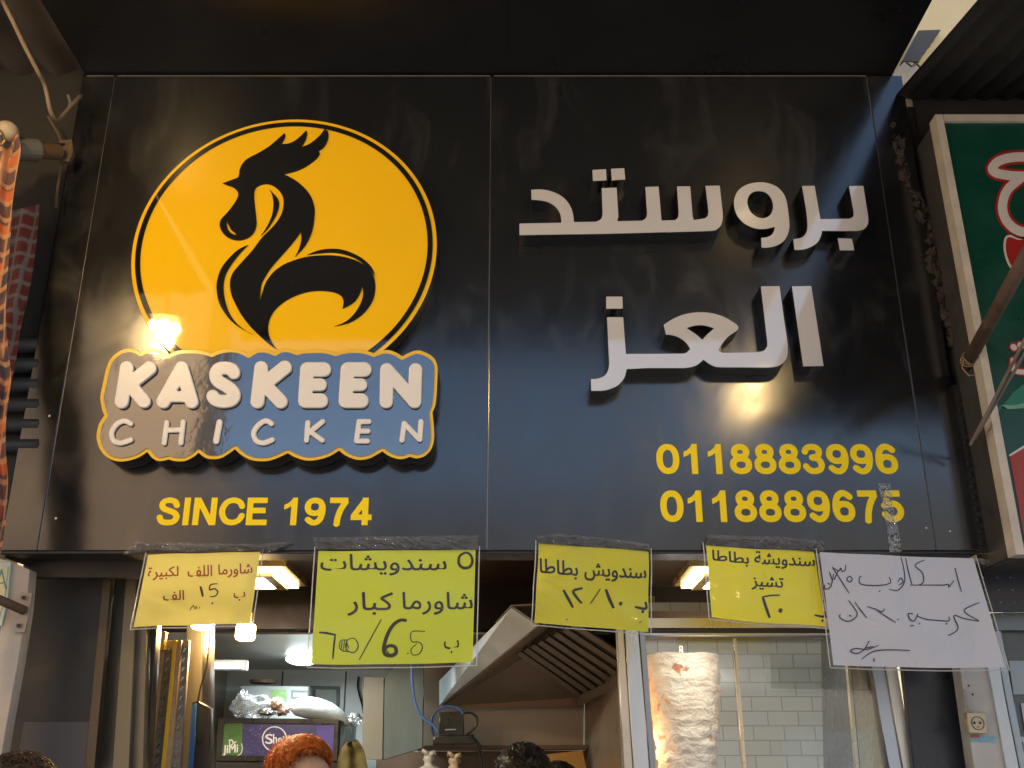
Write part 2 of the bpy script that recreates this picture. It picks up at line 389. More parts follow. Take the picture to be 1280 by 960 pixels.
# ------------------------------------------------------------------ the shop building: shell with a ceiling, walls and beam
ZB, ZT = P(640, 688).z, P(640, 94).z
shop = thing('shop_building', (0, .3, 0), 'cream shop building behind the black sign, open front', 'building')
obj('upper_wall', box(-7, 7, .07, .35, 3.863, 6.6), CREAM, shop)
obj('lintel_wall', box(-7, 7, .065, .35, 2.58, 3.862), M('dark_wall', (.022, .019, .016), .85, var=.3, scale=3), shop)  # much darker colour than the cream wall above
obj('lintel_wall', box(1.40, 7, .058, .0645, 3.6, 3.985), M('dark_wall', (.022, .019, .016)), shop)  # thin dark sheet added over the cream wall below the awning
obj('side_pier', box(-7, -1.66, .12, .5, 0, 2.58), M('dark_wall', (.022, .019, .016)), shop)
obj('side_pier', box(1.62, 7, .12, .5, 0, 2.58), M('grey_wall', (.30, .29, .28), .85, var=.15, scale=4), shop)
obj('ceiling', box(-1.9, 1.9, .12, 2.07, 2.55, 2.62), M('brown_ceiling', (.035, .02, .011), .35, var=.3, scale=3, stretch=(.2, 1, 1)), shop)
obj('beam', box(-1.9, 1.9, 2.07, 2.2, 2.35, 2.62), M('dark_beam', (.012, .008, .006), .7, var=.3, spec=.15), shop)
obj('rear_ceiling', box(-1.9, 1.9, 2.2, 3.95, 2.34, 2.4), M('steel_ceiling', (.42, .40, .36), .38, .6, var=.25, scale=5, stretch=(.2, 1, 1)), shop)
INW = M('interior_panel', (.60, .63, .60), .45, var=.08, scale=3)
obj('side_wall', box(-1.9, -1.8, .35, 3.95, 0, 2.62), M('side_steel', (.42, .40, .36), .4, .6, var=.15, scale=6), shop)
obj('side_wall', box(1.8, 1.9, .35, 3.95, 0, 2.62), INW, shop)
rw = obj('rear_wall', box(-1.9, 1.9, 3.85, 3.95, 0, 2.62), INW, shop)
for x in (-1.45, -1.05, -.68, -.5, -.2):
    obj('panel_joint', box(x-.004, x+.004, 3.842, 3.85, .1, 2.33), M('joint', (.10, .10, .10), .8), rw)
tag(obj('shop_floor', box(-1.8, 1.8, .5, 3.85, .0, .14), M('floor_tile', (.25, .22, .2), .5)), kind='structure')

# ------------------------------------------------------------------ black canopy over the sign, awnings of the neighbours
can = thing('canopy', (0, -1.2, ZT), 'black flat canopy projecting over the sign', 'canopy')
XL, XR = P(106, 96).x, P(1116, 96).x
obj('soffit', box(XL, XR, -2.35, .06, ZT+.003, ZT+.05), M('canopy_panel', (.010, .010, .011), .33, var=.3, scale=3), can)
obj('edge_trim', box(XL, XR, -2.38, -2.35, ZT-.03, ZT+.22, .004), BLACK, can)
obj('roof_sheet', box(XL, XR, -2.35, .06, ZT+.05, ZT+.22), BLACK, can)
for x in (-.02,):
    obj('soffit_joint', box(x-.002, x+.002, -2.34, 0, ZT-.001, ZT+.004), BLACK, can)
def corrugated(name, a, b, c, d, pitch, amp, mat, parent=None, nv=2):
    "a-b: edge at the wall, d-c: outer edge; ridges run from the wall outwards"
    a, b, c, d = map(Vector, (a, b, c, d)); L = (b-a).length; n = int(L/pitch*8); bm = bm_(); rows = []
    nrm = (b-a).cross(d-a).normalized()
    for th in (0, .0025):
        row = []
        for i in range(n+1):
            u = i/n; h = amp*math.sin(2*math.pi*u*L/pitch)+th
            p0 = a.lerp(b, u); p1 = d.lerp(c, u)
            row.append([bm.verts.new(p0.lerp(p1, v/nv)+nrm*h) for v in range(nv+1)])
        rows.append(row)
        for i in range(n):
            for v in range(nv): bm.faces.new((row[i][v], row[i+1][v], row[i+1][v+1], row[i][v+1]))
    for v in range(nv):
        for i in (0, n): bm.faces.new((rows[0][i][v], rows[0][i][v+1], rows[1][i][v+1], rows[1][i][v]))
    return obj(name, bm, mat, parent, True)
ra, rb = P(1121, 117, .0), P(1222, 0, -.8)
rd = rb+(rb-ra)*1.1
raw = thing('corrugated_awning', ra, 'dark corrugated metal awning above the green sign', 'awning')
ea = rd-ra
rk = ra-(rb-ra)*.10
corrugated('sheet', rk, rk+Vector((3.4, 0, 0)), ra+Vector((3.4, 0, 0))+ea, rd,   .075, .007, CORR, raw)
q0 = P(1192, 54, -.35)
obj('purlin', box(1.33, 4.6, q0.y-.02, q0.y+.02, q0.z-.035, q0.z-.005), M('purlin_steel', (.12, .11, .10), .5, .5, var=.3), raw)
obj('bracket_clip', box(P(1233, 54, q0.y-.03).x, P(1248, 54, q0.y-.03).x, q0.y-.03, q0.y+.02, q0.z-.045, q0.z-.0, .004), STEEL, raw)
law = thing('corrugated_awning', (-2.6, -1, 3.85), 'dark sagging sheet awning at the upper left corner', 'awning')
corrugated('sheet', (-5, .05, 3.99), (XL-.004, .05, 3.99), (XL-.004, -1.75, 3.90), (-5, -1.75, 3.80), .13, .014, M('brown_sheet', (.07, .055, .042), .7, .2, var=.4, scale=4), law)
obj('purlin', tube([(-5, -.55, 3.88), (XL-.12, -.5, 3.88)], .022, 8), DARKMETAL, law)

# wall fittings seen through the gap between the two roofs
t = thing('wall_shutter', P(1150, 60, .03), 'small blue grey corrugated panel on the cream wall above the gap', 'panel')
gp = [(1128, 76), (1148, 38), (1176, 37), (1171, 42), (1170, 46), (1166, 49), (1165, 53), (1161, 56), (1160, 60), (1156, 64), (1153, 70), (1149, 77)]
slab('sheet', gp, .04, .03, M('blue_grey_sheet', (.10, .095, .085), .85, 0, var=.2, scale=20, stretch=(.1, 1, 1)), t)
pp = thing('wall_conduit', P(1140, 95, .03), 'cream conduit box fixed to the wall beside the canopy corner', 'conduit')
slab('cover', [(1115, 93), (1130, 77), (1140, 77), (1150, 84), (1124, 113)], .045, .025, M('cream_plastic', (.60, .50, .36), .6, var=.06), pp, .003)
obj('wire', tube([P(1133, 78, .02), P(1139, 83, .01), P(1146, 80, .02), P(1152, 86, .02)], .004, 6), M('brown_wire', (.14, .09, .05), .6), pp)

# ------------------------------------------------------------------ THE SIGN
sign = thing('shop_sign', (0, 0, ZB), 'large black shop sign with yellow rooster disc and white raised letters', 'shop sign')
zt, zb = ZT, ZB
xs = [XL-.005, P(140, 97).x*.5+P(50, 688).x*.5, P(611, 400).x, P(1080, 97).x*.5+P(1175, 690).x*.5, P(1116, 95).x*.35+P(1231, 690).x*.65]
g = .0012
for i in range(4):
    b = box(xs[i]+g, xs[i+1]-g, 0, .05, zb, zt-.002, .0015)
    obj('panel', b, PANEL, sign)
obj('backing_frame', box(xs[0]+.01, xs[-1]-.01, .0505, .09, zb+.01, zt-.01), M('seam_metal', (.45, .40, .33), .4, .6), sign)
for x in (xs[1], xs[2], xs[3]):
    obj('seam', box(x-g*.8, x+g*.8, .004, .05, zb+.004, zt-.004), M('seam_metal', (.45, .40, .33), .4, .6), sign)
obj('bottom_lip', box(xs[0], xs[-1], .003, .10, zb-.009, zb-.001, .002), BLACK, sign)
for x_ in range(3):
    obj('seam', box(xs[x_]+.012, xs[x_+1]-.004, -.004, -.001, zt-.006, zt-.004), M('dust_line', (.20, .18, .15), .8), sign)
screws = [(62, 520), (70, 648), (1165, 612), (1188, 664), (1158, 660), (48, 600)]
for (a, b) in screws[:2]+screws[3:5]:
    p = P(a, b); bm = bm_(); add_ell(bm, (p.x, -.001, p.z), .004, .002, .004, 8, 6); obj('rivet', bm, STEEL, sign)

E = .066     # how far the raised lettering stands off the panel
# --- disc
cx = P(355.5, 312, -E).x; RAD = P(546, 312, -E).x-cx; cz = P(355, 149, -E).z-RAD
def circ(r, n=160): return [(cx+r*math.cos(2*math.pi*k/n), cz+r*math.sin(2*math.pi*k/n)) for k in range(n)]
me = standing([circ(RAD)], -E, E-.0015, .002)
me.materials.append(BLACK); me.materials.append(YEL)
for p in me.polygons: p.material_index = 1 if p.normal.y < -.6 else 0
disc = obj('logo_disc', me, None, sign)
u = RAD/190.5
obj('ring', standing([circ(RAD-5.2*u), circ(RAD-11.5*u)], -E-.0028, .0026), BLACKG, disc)
ROO = [(278.1,229,1),(286,226),(297.5,221.9,1),(298.8,217.5),(299.4,212.5),(301.9,206.3),(306.3,200.6),(312.5,196.3),(321.3,191.9),(330,186.9),(337.5,181.9),(345,175.6),(351.3,170),(355.6,166.3,1),
 (356.6,170),(355,174.4),(351.9,179.8,1),(360,179.4),(367.5,176.3),(375,170.6),(380,165.6),(383.1,162.9,1),(383.8,167.5),(381.9,175),(376.9,183.5,1),(385,180.6),(392.5,175.6),(400,168.8),(405.6,161.5,1),
 (409.4,163.1,1),(410.6,170),(408.1,178.8),(403.8,185),(398.1,188.8,1),(400,191.9,1),(396.3,197.5),(388.8,203.8),(380,209.4),(370,213.8),(360,216.5),(354.4,217.5,1),
 (360,220),(368.8,225),(377.5,231.9),(385,240),(390.6,250),(393.1,260),(393.2,267.2),(391.5,282.7),(387.2,296.4),(380.3,308.4),(369.1,320.5,1),
 (373.4,311.9),(376.5,299.8),(376,289.2,1),(372.6,294.7),(363.1,306.7),(349.4,322.2),(339.1,334.2),(332.2,344.5),(327,354.8),(325.3,366.9),(324.6,376,1),
 (327.9,365.2),(332.2,353.1),(340.8,341.1),(352.8,331.6),(366.6,325.6),(383.8,320.8),(400.9,319.1),(418.1,319.3),(435.3,322.2),(450.8,328.2),(461.1,335.9),(467.1,345.4),(469.2,358.3),(467.1,372),(460.2,384.9),(449.1,396.1),(435.3,403.8),(418.1,407.8,1),
 (431.9,402.1),(443,391.8),(450.8,378.9),(453.9,366.9),(452.8,357.4,1),(449.9,366.9),(443.9,376.3),(435.3,382.3),(428.1,385.8,1),
 (429.3,377.2),(426.7,370.3),(418.1,365.5),(402.7,363.4),(387.2,364.3),(371.7,368.6),(356.3,376.3),(344.2,386.6),(337.3,397.8),(335,409.5),(336.6,420.8),(340.9,429.6),(346,436.6,1),
 (335.8,429.6),(324.2,419.4),(312.5,407.7),(302.3,394.6),(294.3,380),(289.2,368.3),(287.4,356.7),(288.4,347.2),(292.8,338.4),(302.3,327.5),(315.4,312.9),(327,297.5),(340.8,283.5),(349.4,272.3),(353.6,261.5),(354.4,250),(351.9,242.5),(346.3,235.6),(338.8,231),(331.3,230),(323.8,231.9),(318.8,236.3),(317.5,243.8),(318.4,256.3),(319.8,269),(320.5,280.9),(316.7,291.3),(308.1,298.1),(297,300.4),(285.8,297.3),(278,290.4),(274.6,281.8),(276.3,274.1),(284.1,265.5),(293.2,253.6),(297.5,245),(296.9,239.4),(291.9,234.4),(285,231.9)]
SLIT = [(283,275.5,1),(284.2,284.5),(288.5,291),(295.2,293.9,1),(293.6,291),(288.8,287.2),(285.8,281.5)]
C1 = [(336.3,236.6,1),(342.5,242.5),(347.5,248.8),(348.8,255),(347.7,261.5),(344.2,270.6),(335.6,284.4),(326.2,294.3,1),(333.9,282.7),(339.9,268.9),(341.6,257),(341.3,250),(340,243)]
C2 = [(310.2,305.9,1),(297.8,311.9),(285.8,323),(276.3,335.9),(271.2,351.4),(271.2,366.9),(275.5,382.3),(285.8,397.8),(297.8,408.1),(316.1,417.9,1),(306.7,412.8),(295,403.3),(285.5,388.8),(280.4,371.3),(279.3,356.7),(281.9,343.5),(289.2,330.4),(300,316.5)]
C3 = [(384.1,318.4,1),(395.8,313.6),(409.5,311),(425,311.5),(440.5,316.2),(454.2,323.9),(464.5,334.2),(468.8,344.5,1),(459.4,334.2),(447.3,324.8),(433.6,318.8),(418.1,315.8),(402.7,316.2)]
RY = -E-.0035
rl = [wl(catmull(ROO, True, 4), RY), wl(catmull(SLIT, True, 4), RY)]
obj('rooster', standing(rl, RY, .0033), BLACKG, disc)
for c in (C1, C2, C3): obj('feather', standing([wl(catmull(c, True, 4), RY)], RY, .0033), BLACKG, disc)

# --- cloud shaped name plate
def z4(x, y): return (120+x/5.818, 430+y/5.818)
def z5(x, y): return (330+x/5.818, 430+y/5.818)
CLOUD = [(125.2,498.8),(127.7,512.5),(130.3,519.4,1),(124.3,528),(120.9,540),(120.9,550.3),(125.2,562.3),(133.8,571.8),(145.8,576.6),(159.5,576.1),(173.3,571.8),(183.9,564.9,1),(190.5,572.7),(199.1,576.6),(211.1,574.4,1),(219.7,576.6),(231.7,576.1),(242,571),(248,565.8,1),(255.8,571.8),(264.4,574),(276.4,572.7),(286.7,566.6),(293.6,561.5,1),(302.2,569.2),(314.2,575.2),(329.7,576.6),(340.3,574.9),(350.6,570.9),(359.6,566.6,1),(369.5,571.8),(383.3,575.8),(398.8,574.4),(412.5,570.1),(423.7,563.2,1),(433.1,570.1),(446.9,574.9),(460.6,573.5),(470.9,568.4),(477.8,564.1,1),(486.4,570.1),(498.4,574),(507,573),(512.2,570.9,1),(520.8,573),(531.1,570.1),(539.7,560.6),(542.8,546.9),(541.8,526.3),(540.6,515.9,1),(544,507.3),(545.7,495.3),(546.9,473),(546.9,457.5),(542.3,447.2),(532.8,440.7),(522.5,437.7),(512.2,440.3),(502.7,445.1,1),(495,440.3),(484.7,437.2),(474.4,438.6),(467.5,441.5,1),
 (455,437.5),(440,436.5),(428,438),(419.4,440.5,1),(405.6,437),(382,437),(371.3,439.2,1),(362,436),(355.8,435.6),(349,437),(343.8,440,1),(335,437),(325,436),(318,438),(310.8,442.5,1),(302,438),(293,436),(283,436),(273,438),(264.4,441.5,1),(252,438),(238,437),(222,438),(209.4,443.5,1),
 (202.5,438.6),(192.2,435.5),(181.9,437.7),(175.9,440.3,1),(168.1,436.5),(159.5,435.5),(149.2,438.6),(138.9,447.2),(132.9,459.2),(128.6,478.1),(126,490.2)]
cl = catmull(CLOUD, True, 4)
PYf = -E-.006
plate = slab('name_plate', [cl], PYf, E+.0045, BLACK, sign, .0015, front=M('yellow_edge', (.80, .50, .012), .2, var=.04))
inner = outline([('p', cl)], -4.6, .6)
PF = PYf-.0035
face = obj('plate_face', standing([wl(l, PF) for l in inner], PF, .0033), None, plate)
fm = M('black_film', (.010, .010, .011), .05, var=.2, rvar=.5, spec=1, coat=1, bump=.10, bscale=9); fm.node_tree.nodes['Principled BSDF'].inputs['IOR'].default_value = 1.7; face.data.materials.append(fm)
def L4(name, strokes, w, thick, conv):
    parts = [('s', catmull([conv(*p) for p in s], False, 5) if len(s) > 2 else [conv(*p) for p in s], ww if not isinstance(ww, tuple) else ww) for s, ww in [(q if isinstance(q, tuple) else (q, w)) for q in strokes]]
    lo = outline(parts, 0, .45); Yf = PF-thick
    obj(name, standing([wl(l, Yf) for l in lo], Yf, thick-.0003, .0035), WHITEP, plate, False)
BW = 17.6
L4('letter', [[(222,172),(183,415)], [(235,295),(388,172)], [(235,285),(345,412)]], BW, .013, z4)                       # K
L4('letter', [[(622,172),(487,415)], [(622,172),(693,415)], ([(540,380),(650,380)], 14)], BW, .013, z4)                 # A
L4('letter', [[(1000,205),(985,182),(935,172),(888,182),(868,222),(885,265),(940,300),(988,335),(1003,372),(980,405),(920,415),(868,402),(848,378)]], 16.5, .013, z4)  # S
L4('letter', [[(1200,172),(1172,415)], [(1215,292),(1372,168)], [(1215,282),(1342,415)]], BW, .013, z4)                 # K
for dx in (0, 295):
    L4('letter', [[(312+dx,182),(297+dx,410)], ([(315+dx,182),(434+dx,182)], 18.2), ([(305+dx,293),(410+dx,293)], 15.8), ([(300+dx,409),(412+dx,409)], 18.4)], BW, .013, z5)   # E
L4('letter', [[(893,185),(888,415)], [(893,185),(1095,415)], [(1102,185),(1095,415)]], 17, .013, z5)                    # N
SW = 6.8
L4('small_letter', [[(250,577),(205,558),(150,580),(112,640),(125,700),(170,718),(210,710),(250,695)]], SW, .009, z4)
L4('small_letter', [[(513,570),(493,718)], [(632,565),(615,718)], [(505,625),(625,622)]], SW, .009, z4)
L4('small_letter', [[(897,568),(872,705)]], 8, .009, z4)
L4('small_letter', [[(1275,577),(1235,557),(1182,585),(1145,645),(1165,702),(1210,718),(1245,710),(1280,695)]], SW, .009, z4)
L4('small_letter', [[(318,570),(308,698)], [(318,648),(425,562)], [(330,632),(422,698)]], SW, .009, z5)
L4('small_letter', [[(690,572),(672,702)], [(692,562),(762,562)], [(684,632),(755,632)], [(676,704),(752,704)]], SW, .009, z5)
L4('small_letter', [[(1020,575),(1003,698)], [(1020,575),(1130,693)], [(1142,562),(1133,693)]], SW, .009, z5)

# --- raised Arabic lettering
def zz(ox, oy, s, *pts): return [(ox+p[0]/s, oy+p[1]/s, *p[2:]) for p in pts]
def Z6(*p): return zz(640, 200, 5.818, *p)
def Z7(*p): return zz(880, 200, 5.818, *p)
def Z8(*p): return zz(720, 345, 6, *p)
def Z9(*p): return zz(810, 345, 5.333, *p)
A1 = Z6((50,550,1),(700,540,1),(1280,525,1))+Z7((60,518),(105,500),(130,470),(140,430),(140,380,1),(118,182,1),(5,184,1),(20,300),(28,370,1),(24,402),(6,420,1))+Z6((1325,432,1),(1318,410,1),(1300,187,1),(1195,187,1),(1208,385,1),(1203,415),(1185,433,1),(1092,436,1),(1090,420,1),(1070,188,1),(965,192,1),(978,390,1),(970,420),(945,437,1),(770,441,1),(778,410,1),(765,197,1),(648,200,1),(655,390,1),(645,425),(610,445,1),(455,447,1),(445,380),(420,320),(370,265),(300,228),(220,210),(135,212,1),(138,292,1),(200,297),(260,310),(310,340),(340,380),(352,420),(355,452,1),(50,458,1))
WAW = Z7((412,562,1),(415,641,1),(470,640),(530,625),(580,595),(610,550),(625,490),(620,400),(605,300),(580,240),(530,190),(460,163),(390,158),(310,175),(250,215),(220,270),(215,330),(235,400),(280,455),(340,490),(400,505),(460,503),(512,490,1),(505,515),(490,540),(455,558))
WAWH = Z7((400,230),(440,237),(475,265),(495,310),(497,355),(480,395),(450,415),(410,418),(370,400),(340,370),(322,325),(322,285),(340,250),(370,233))
RB = Z7((645,571,1),(655,657,1),(720,655),(780,635),(830,600),(855,550),(862,519,1),(1110,520,1),(1160,508),(1190,480),(1200,440),(1195,390,1),(1162,183,1),(1050,185,1),(1085,385,1),(1080,410),(1055,423,1),(850,425,1),(808,183,1),(708,185,1),(735,340),(745,420),(748,490),(735,535),(705,562))
AYN = Z8((228,305,1),(358,305,1),(378,580,1),(790,578,1),(825,572),(852,545,1),(820,500),(770,465),(720,448),(672,443,1),(652,365,1))+Z9((160,285),(230,255),(300,241),(370,238),(440,247),(510,270),(570,305),(600,328),(605,350),(590,370),(545,400),(510,435),(480,480),(475,495),(500,508,1),(730,505,1),(770,495),(790,470),(792,440,1),(748,65,1),(880,63,1),(905,250),(930,420),(935,480),(930,540),(905,580),(860,605),(800,613,1),(500,612,1),(450,608),(410,590),(370,562,1),(330,595),(290,610),(240,617,1),(0,617,1))+Z8((383,702,1),(378,725),(363,770),(320,820),(260,850),(200,864),(110,865,1),(107,768,1),(160,765),(210,745),(235,710),(245,660,1),(240,550,1))
AYNH = Z9((265,348,1),(310,335),(370,332),(435,350,1),(395,385),(362,420,1),(320,385))
LET = [([A1], 1), ([Z6((580,68,1),(688,62,1),(692,150,1),(585,157,1))], 0), ([Z6((715,60,1),(820,55,1),(828,145,1),(722,152,1))], 0), ([WAW, WAWH], 1), ([RB], 1), ([Z7((968,565,1),(1080,568,1),(1098,660,1),(985,660,1))], 0),
       ([AYN, AYNH], 1), ([Z8((222,150,1),(352,150,1),(355,248,1),(222,250,1))], 0), ([Z9((955,65,1),(1092,62,1),(1175,603,1),(1032,605,1))], 0)]
for lp, sm in LET:
    ls = [catmull(l, True, 5) if sm else [p[:2] for p in l] for l in lp]
    Yf = -E
    o = obj('letter' if sm or len(lp[0]) > 8 else 'letter_dot', standing([wl(l, Yf) for l in ls], Yf, E-.001), M('letter_return', (.010, .011, .013), .22, var=.3), sign)
    parts = [('p', ls[0])]+[('h', h) for h in ls[1:]]
    fi = outline(parts, -.75, .4)
    obj('letter_face', standing([wl(l, Yf-.002) for l in fi], Yf-.002, .0018), WHITEA, o)

# --- vinyl lines
block_text(sign, 'SINCE 1974', 196, 622, 464, 656.5, 464, -.0015, .0013, YELV, 'vinyl_letter')
block_text(sign, '0118883996', 823, 555, 1124, 592.5, 1124, -.0015, .0013, YELV, 'vinyl_digit')
block_text(sign, '0118889675', 828, 613, 1132, 652.5, 1132, -.0015, .0013, YELV, 'vinyl_digit')

# ------------------------------------------------------------------ PAPER NOTICES under the sign
INK = M('black_ink', (.02, .02, .022), .6, var=.2)
BALL = M('pen_ink', (.05, .06, .10), .6, var=.2)
REDINK = M('red_ink', (.38, .06, .02), .6, var=.2)
SLEEVE = clear_mat('clear_sleeve', gloss=.0, rough=.10, bump=.8, bscale=5, haze=0, ior=1.30)
CRINK = clear_mat('crinkled_film', tint=(.80, .80, .80), gloss=.06, rough=.09, bump=1.0, bscale=45, haze=.03)
class Note:
    def __init__(s, quad, Y, bulge, seed):
        s.q = quad; s.Y = Y; s.b = bulge; s.sd = seed
    def px(s, u, v):
        (a, b, c, d) = s.q
        wob = (.9*mnoise.noise(Vector((v*2.2, s.sd, 3.1))), 1.5*mnoise.noise(Vector((u*2.6, s.sd, 8.3)))+1.6*s.sd%1.7*math.sin(math.pi*u)*v)
        return tuple((1-v)*((1-u)*a[i]+u*b[i])+v*((1-u)*d[i]+u*c[i])+wob[i] for i in (0, 1))
    def uv(s, px, py):
        u = v = .5
        for _ in range(8):
            x, y = s.px(u, v); e = 1e-3; x1, y1 = s.px(u+e, v); x2, y2 = s.px(u, v+e)
            a, b, c, d = (x1-x)/e, (x2-x)/e, (y1-y)/e, (y2-y)/e; D = a*d-b*c; rx, ry = px-x, py-y
            u += (d*rx-b*ry)/D; v += (-c*rx+a*ry)/D
        return u, v
    def dep(s, u, v):
        return s.Y+s.b*math.sin(math.pi*min(max(u, -.05), 1.05))*(.3+.7*v)+.013*mnoise.noise(Vector((u*2.3, v*1.9, s.sd)))*(.25+v)
    def at(s, px, py, lift=0):
        u, v = s.uv(px, py); return P(px, py, s.dep(u, v)-lift)
    def sheet(s, u0, u1, v0, v1, lift, n=18, back=.0005):
        bm = bm_(); G = []
        for k in (0, back):
            G.append([[bm.verts.new(P(*s.px(u0+(u1-u0)*i/n, v0+(v1-v0)*j/n), s.dep(u0+(u1-u0)*i/n, v0+(v1-v0)*j/n)-lift+k)) for i in range(n+1)] for j in range(n+1)])
            if not back: break
        for g_ in G:
            for j in range(n):
                for i in range(n): bm.faces.new((g_[j][i], g_[j+1][i], g_[j+1][i+1], g_[j][i+1]))
            if not back: break
        bmesh.ops.recalc_face_normals(bm, faces=bm.faces)
        return bm
    def text(s, txt, box4, mat, parent, bold=0, name='writing'):
        me = font_mesh(shape_ar(txt)); n = len(me.vertices)
        co = np.empty(n*3); me.vertices.foreach_get('co', co); co = co.reshape(-1, 3)
        mn, mx_ = co.min(0), co.max(0); tl, tr, br, bl = box4; bm = bm_(); bm.from_mesh(me); bpy.data.meshes.remove(me)
        bm.verts.ensure_lookup_table()
        uvw = [((v.co.x-mn[0])/(mx_[0]-mn[0]), (mx_[1]-v.co.y)/(mx_[1]-mn[1])) for v in bm.verts]
        geo = [[v.index for v in f.verts] for f in bm.faces]; bm.free(); out = bm_()
        for k in range(4 if bold else 1):
            ox, oy = [(0, 0), (bold, 0), (0, bold*.8), (bold, bold*.8)][k]
            vs = []
            for (u, v) in uvw:
                q = tuple((1-v)*((1-u)*tl[i]+u*tr[i])+v*((1-u)*bl[i]+u*br[i]) for i in (0, 1))
                vs.append(out.verts.new(s.at(q[0]+ox, q[1]+oy, .0007+k*.00012)))
            for f in geo:
                try: out.faces.new([vs[i] for i in f])
                except ValueError: pass
        return obj(name, out, mat, parent)
    def hand(s, strokes, w, mat, parent, name='handwriting'):
        bm = bm_()
        for n_, st_ in enumerate(strokes):
            ww = w
            if isinstance(st_, tuple) and isinstance(st_[1], (int, float)) and isinstance(st_[0], list): st_, ww = st_
            if len(st_) == 2 and math.hypot(st_[1][0]-st_[0][0], st_[1][1]-st_[0][1]) < 2.2:
                c_ = [(st_[0][i]+st_[1][i])/2 for i in (0, 1)]; ww = max(ww*.9, 1.5); st_ = [(c_[0]-ww*.5, c_[1]-ww*.2), (c_[0]+ww*.5, c_[1]+ww*.2)]
            pts = catmull(st_, False, 6) if len(st_) > 2 else [st_[0], tuple((st_[0][i]+st_[1][i])/2 for i in (0, 1)), st_[1]]
            L = []
            for i, p in enumerate(pts):
                a, b = pts[max(i-1, 0)], pts[min(i+1, len(pts)-1)]; dx, dy = b[0]-a[0], b[1]-a[1]; l = math.hypot(dx, dy) or 1
                t_ = i/max(len(pts)-1, 1); h = ww*.68*(.75+.3*math.sin(math.pi*t_))
                L.append((bm.verts.new(s.at(p[0]-dy/l*h, p[1]+dx/l*h, .0009+n_*.00006)), bm.verts.new(s.at(p[0]+dy/l*h, p[1]-dx/l*h, .0009+n_*.00006))))
            for i in range(len(L)-1): bm.faces.new((L[i][0], L[i][1], L[i+1][1], L[i+1][0]))
        return obj(name, bm, mat, parent)
def crinkle(loop_top, loop_bot, Y, amp, seed, n=46, m=5):
    bm = bm_(); G = []
    for j in range(m+1):
        row = []
        for i in range(n+1):
            u = i/n; f = u*(len(loop_top)-1); k = min(int(f), len(loop_top)-2); a = [loop_top[k][q]+(loop_top[k+1][q]-loop_top[k][q])*(f-k) for q in (0, 1)]
            f2 = u*(len(loop_bot)-1); k2 = min(int(f2), len(loop_bot)-2); b = [loop_bot[k2][q]+(loop_bot[k2+1][q]-loop_bot[k2][q])*(f2-k2) for q in (0, 1)]
            v = j/m; x, y = a[0]+(b[0]-a[0])*v, a[1]+(b[1]-a[1])*v
            row.append(bm.verts.new(P(x, y, Y-abs(mnoise.noise(Vector((u*22+seed, v*2.5, seed))))*amp*(.25+.75*v))))
        G.append(row)
    for j in range(m):
        for i in range(n): bm.faces.new((G[j][i], G[j+1][i], G[j+1][i+1], G[j][i+1]))
    return bm
def notice(name, quad, Y, bulge, seed, paper, label, top=None, bot=None, mu=.012):
    nt_ = Note(quad, Y, bulge, seed); c = nt_.at(*nt_.px(.5, 1)); t_ = thing(name, c, label, 'paper notice')
    obj('paper', nt_.sheet(mu, 1-mu, mu*1.3, 1-mu*1.3, 0), paper, t_, True)
    obj('sleeve', nt_.sheet(-.012, 1.012, -.02, 1.015, .0022, back=0), SLEEVE, t_, True)
    bm = bm_()      # pale welded rim of the sleeve
    for a, b in (((-.012, -.02), (-.012, 1.015)), ((1.012, -.02), (1.012, 1.015)), ((-.012, 1.015), (1.012, 1.015))):
        add_tube(bm, [nt_.at(*nt_.px(a[0]+(b[0]-a[0])*k/10, a[1]+(b[1]-a[1])*k/10), .001) for k in range(11)], .0016, 5)
    obj('sleeve_rim', bm, M('sleeve_rim', (.62, .62, .58), .3, trans=.2), t_)
    if top: obj('film_strip', crinkle(top, bot, Y-.004, .018, seed), CRINK, t_)
    return nt_, t_
YP1 = paper_mat('yellow_paper_pale', (.88, .86, .36), .5)
YP2 = paper_mat('yellow_paper_green', (.62, .72, .05), .2)
YP3 = paper_mat('yellow_paper', (.88, .85, .04), .2)
YP4 = paper_mat('yellow_paper_warm', (.87, .82, .035), .22)
WP = paper_mat('white_paper', (.86, .87, .92), .15)
n1, t1 = notice('price_notice', [(183.8,691.6),(327.2,687.8),(314.5,780.2),(165,784.8)], -.012, -.008, 1.3, YP1, 'pale yellow notice glowing from the lamp behind, red lettering and 15', [(166,676.5),(210,678),(270,679),(320,680),(364,676.5)], [(153,693),(185,690),(250,690),(327,688),(331,694),(364,678)])
def Q1(*p): return zz(150, 670, 5.333, *p)
n1.text('شاورما', Q1((655,190),(880,178),(880,268),(655,278)), REDINK, t1, .5)
n1.text('اللف', Q1((450,198),(612,192),(612,268),(450,272)), REDINK, t1, .5)
n1.text('لكبيرة', Q1((185,205),(388,200),(388,285),(185,296)), REDINK, t1, .5)
n1.text('الف', Q1((287,365),(425,360),(425,425),(287,430)), REDINK, t1, .5)
n1.text('ب', Q1((757,375),(832,372),(832,428),(757,432)), REDINK, t1, .5)
n1.hand([(Q1((535,335),(545,368),(552,405)), 2.2), (Q1((650,318),(605,325),(598,358),(630,352),(652,372),(635,400),(600,405)), 1.3), (Q1((618,440),(612,456)), 1.2), (Q1((490,460),(475,480),(465,496)), .8), (Q1((490,462),(500,492)), .8), (Q1((508,468),(515,480),(508,484),(504,474),(508,468)), .7), (Q1((530,470),(532,486)), .7)], 1.2, INK, t1)
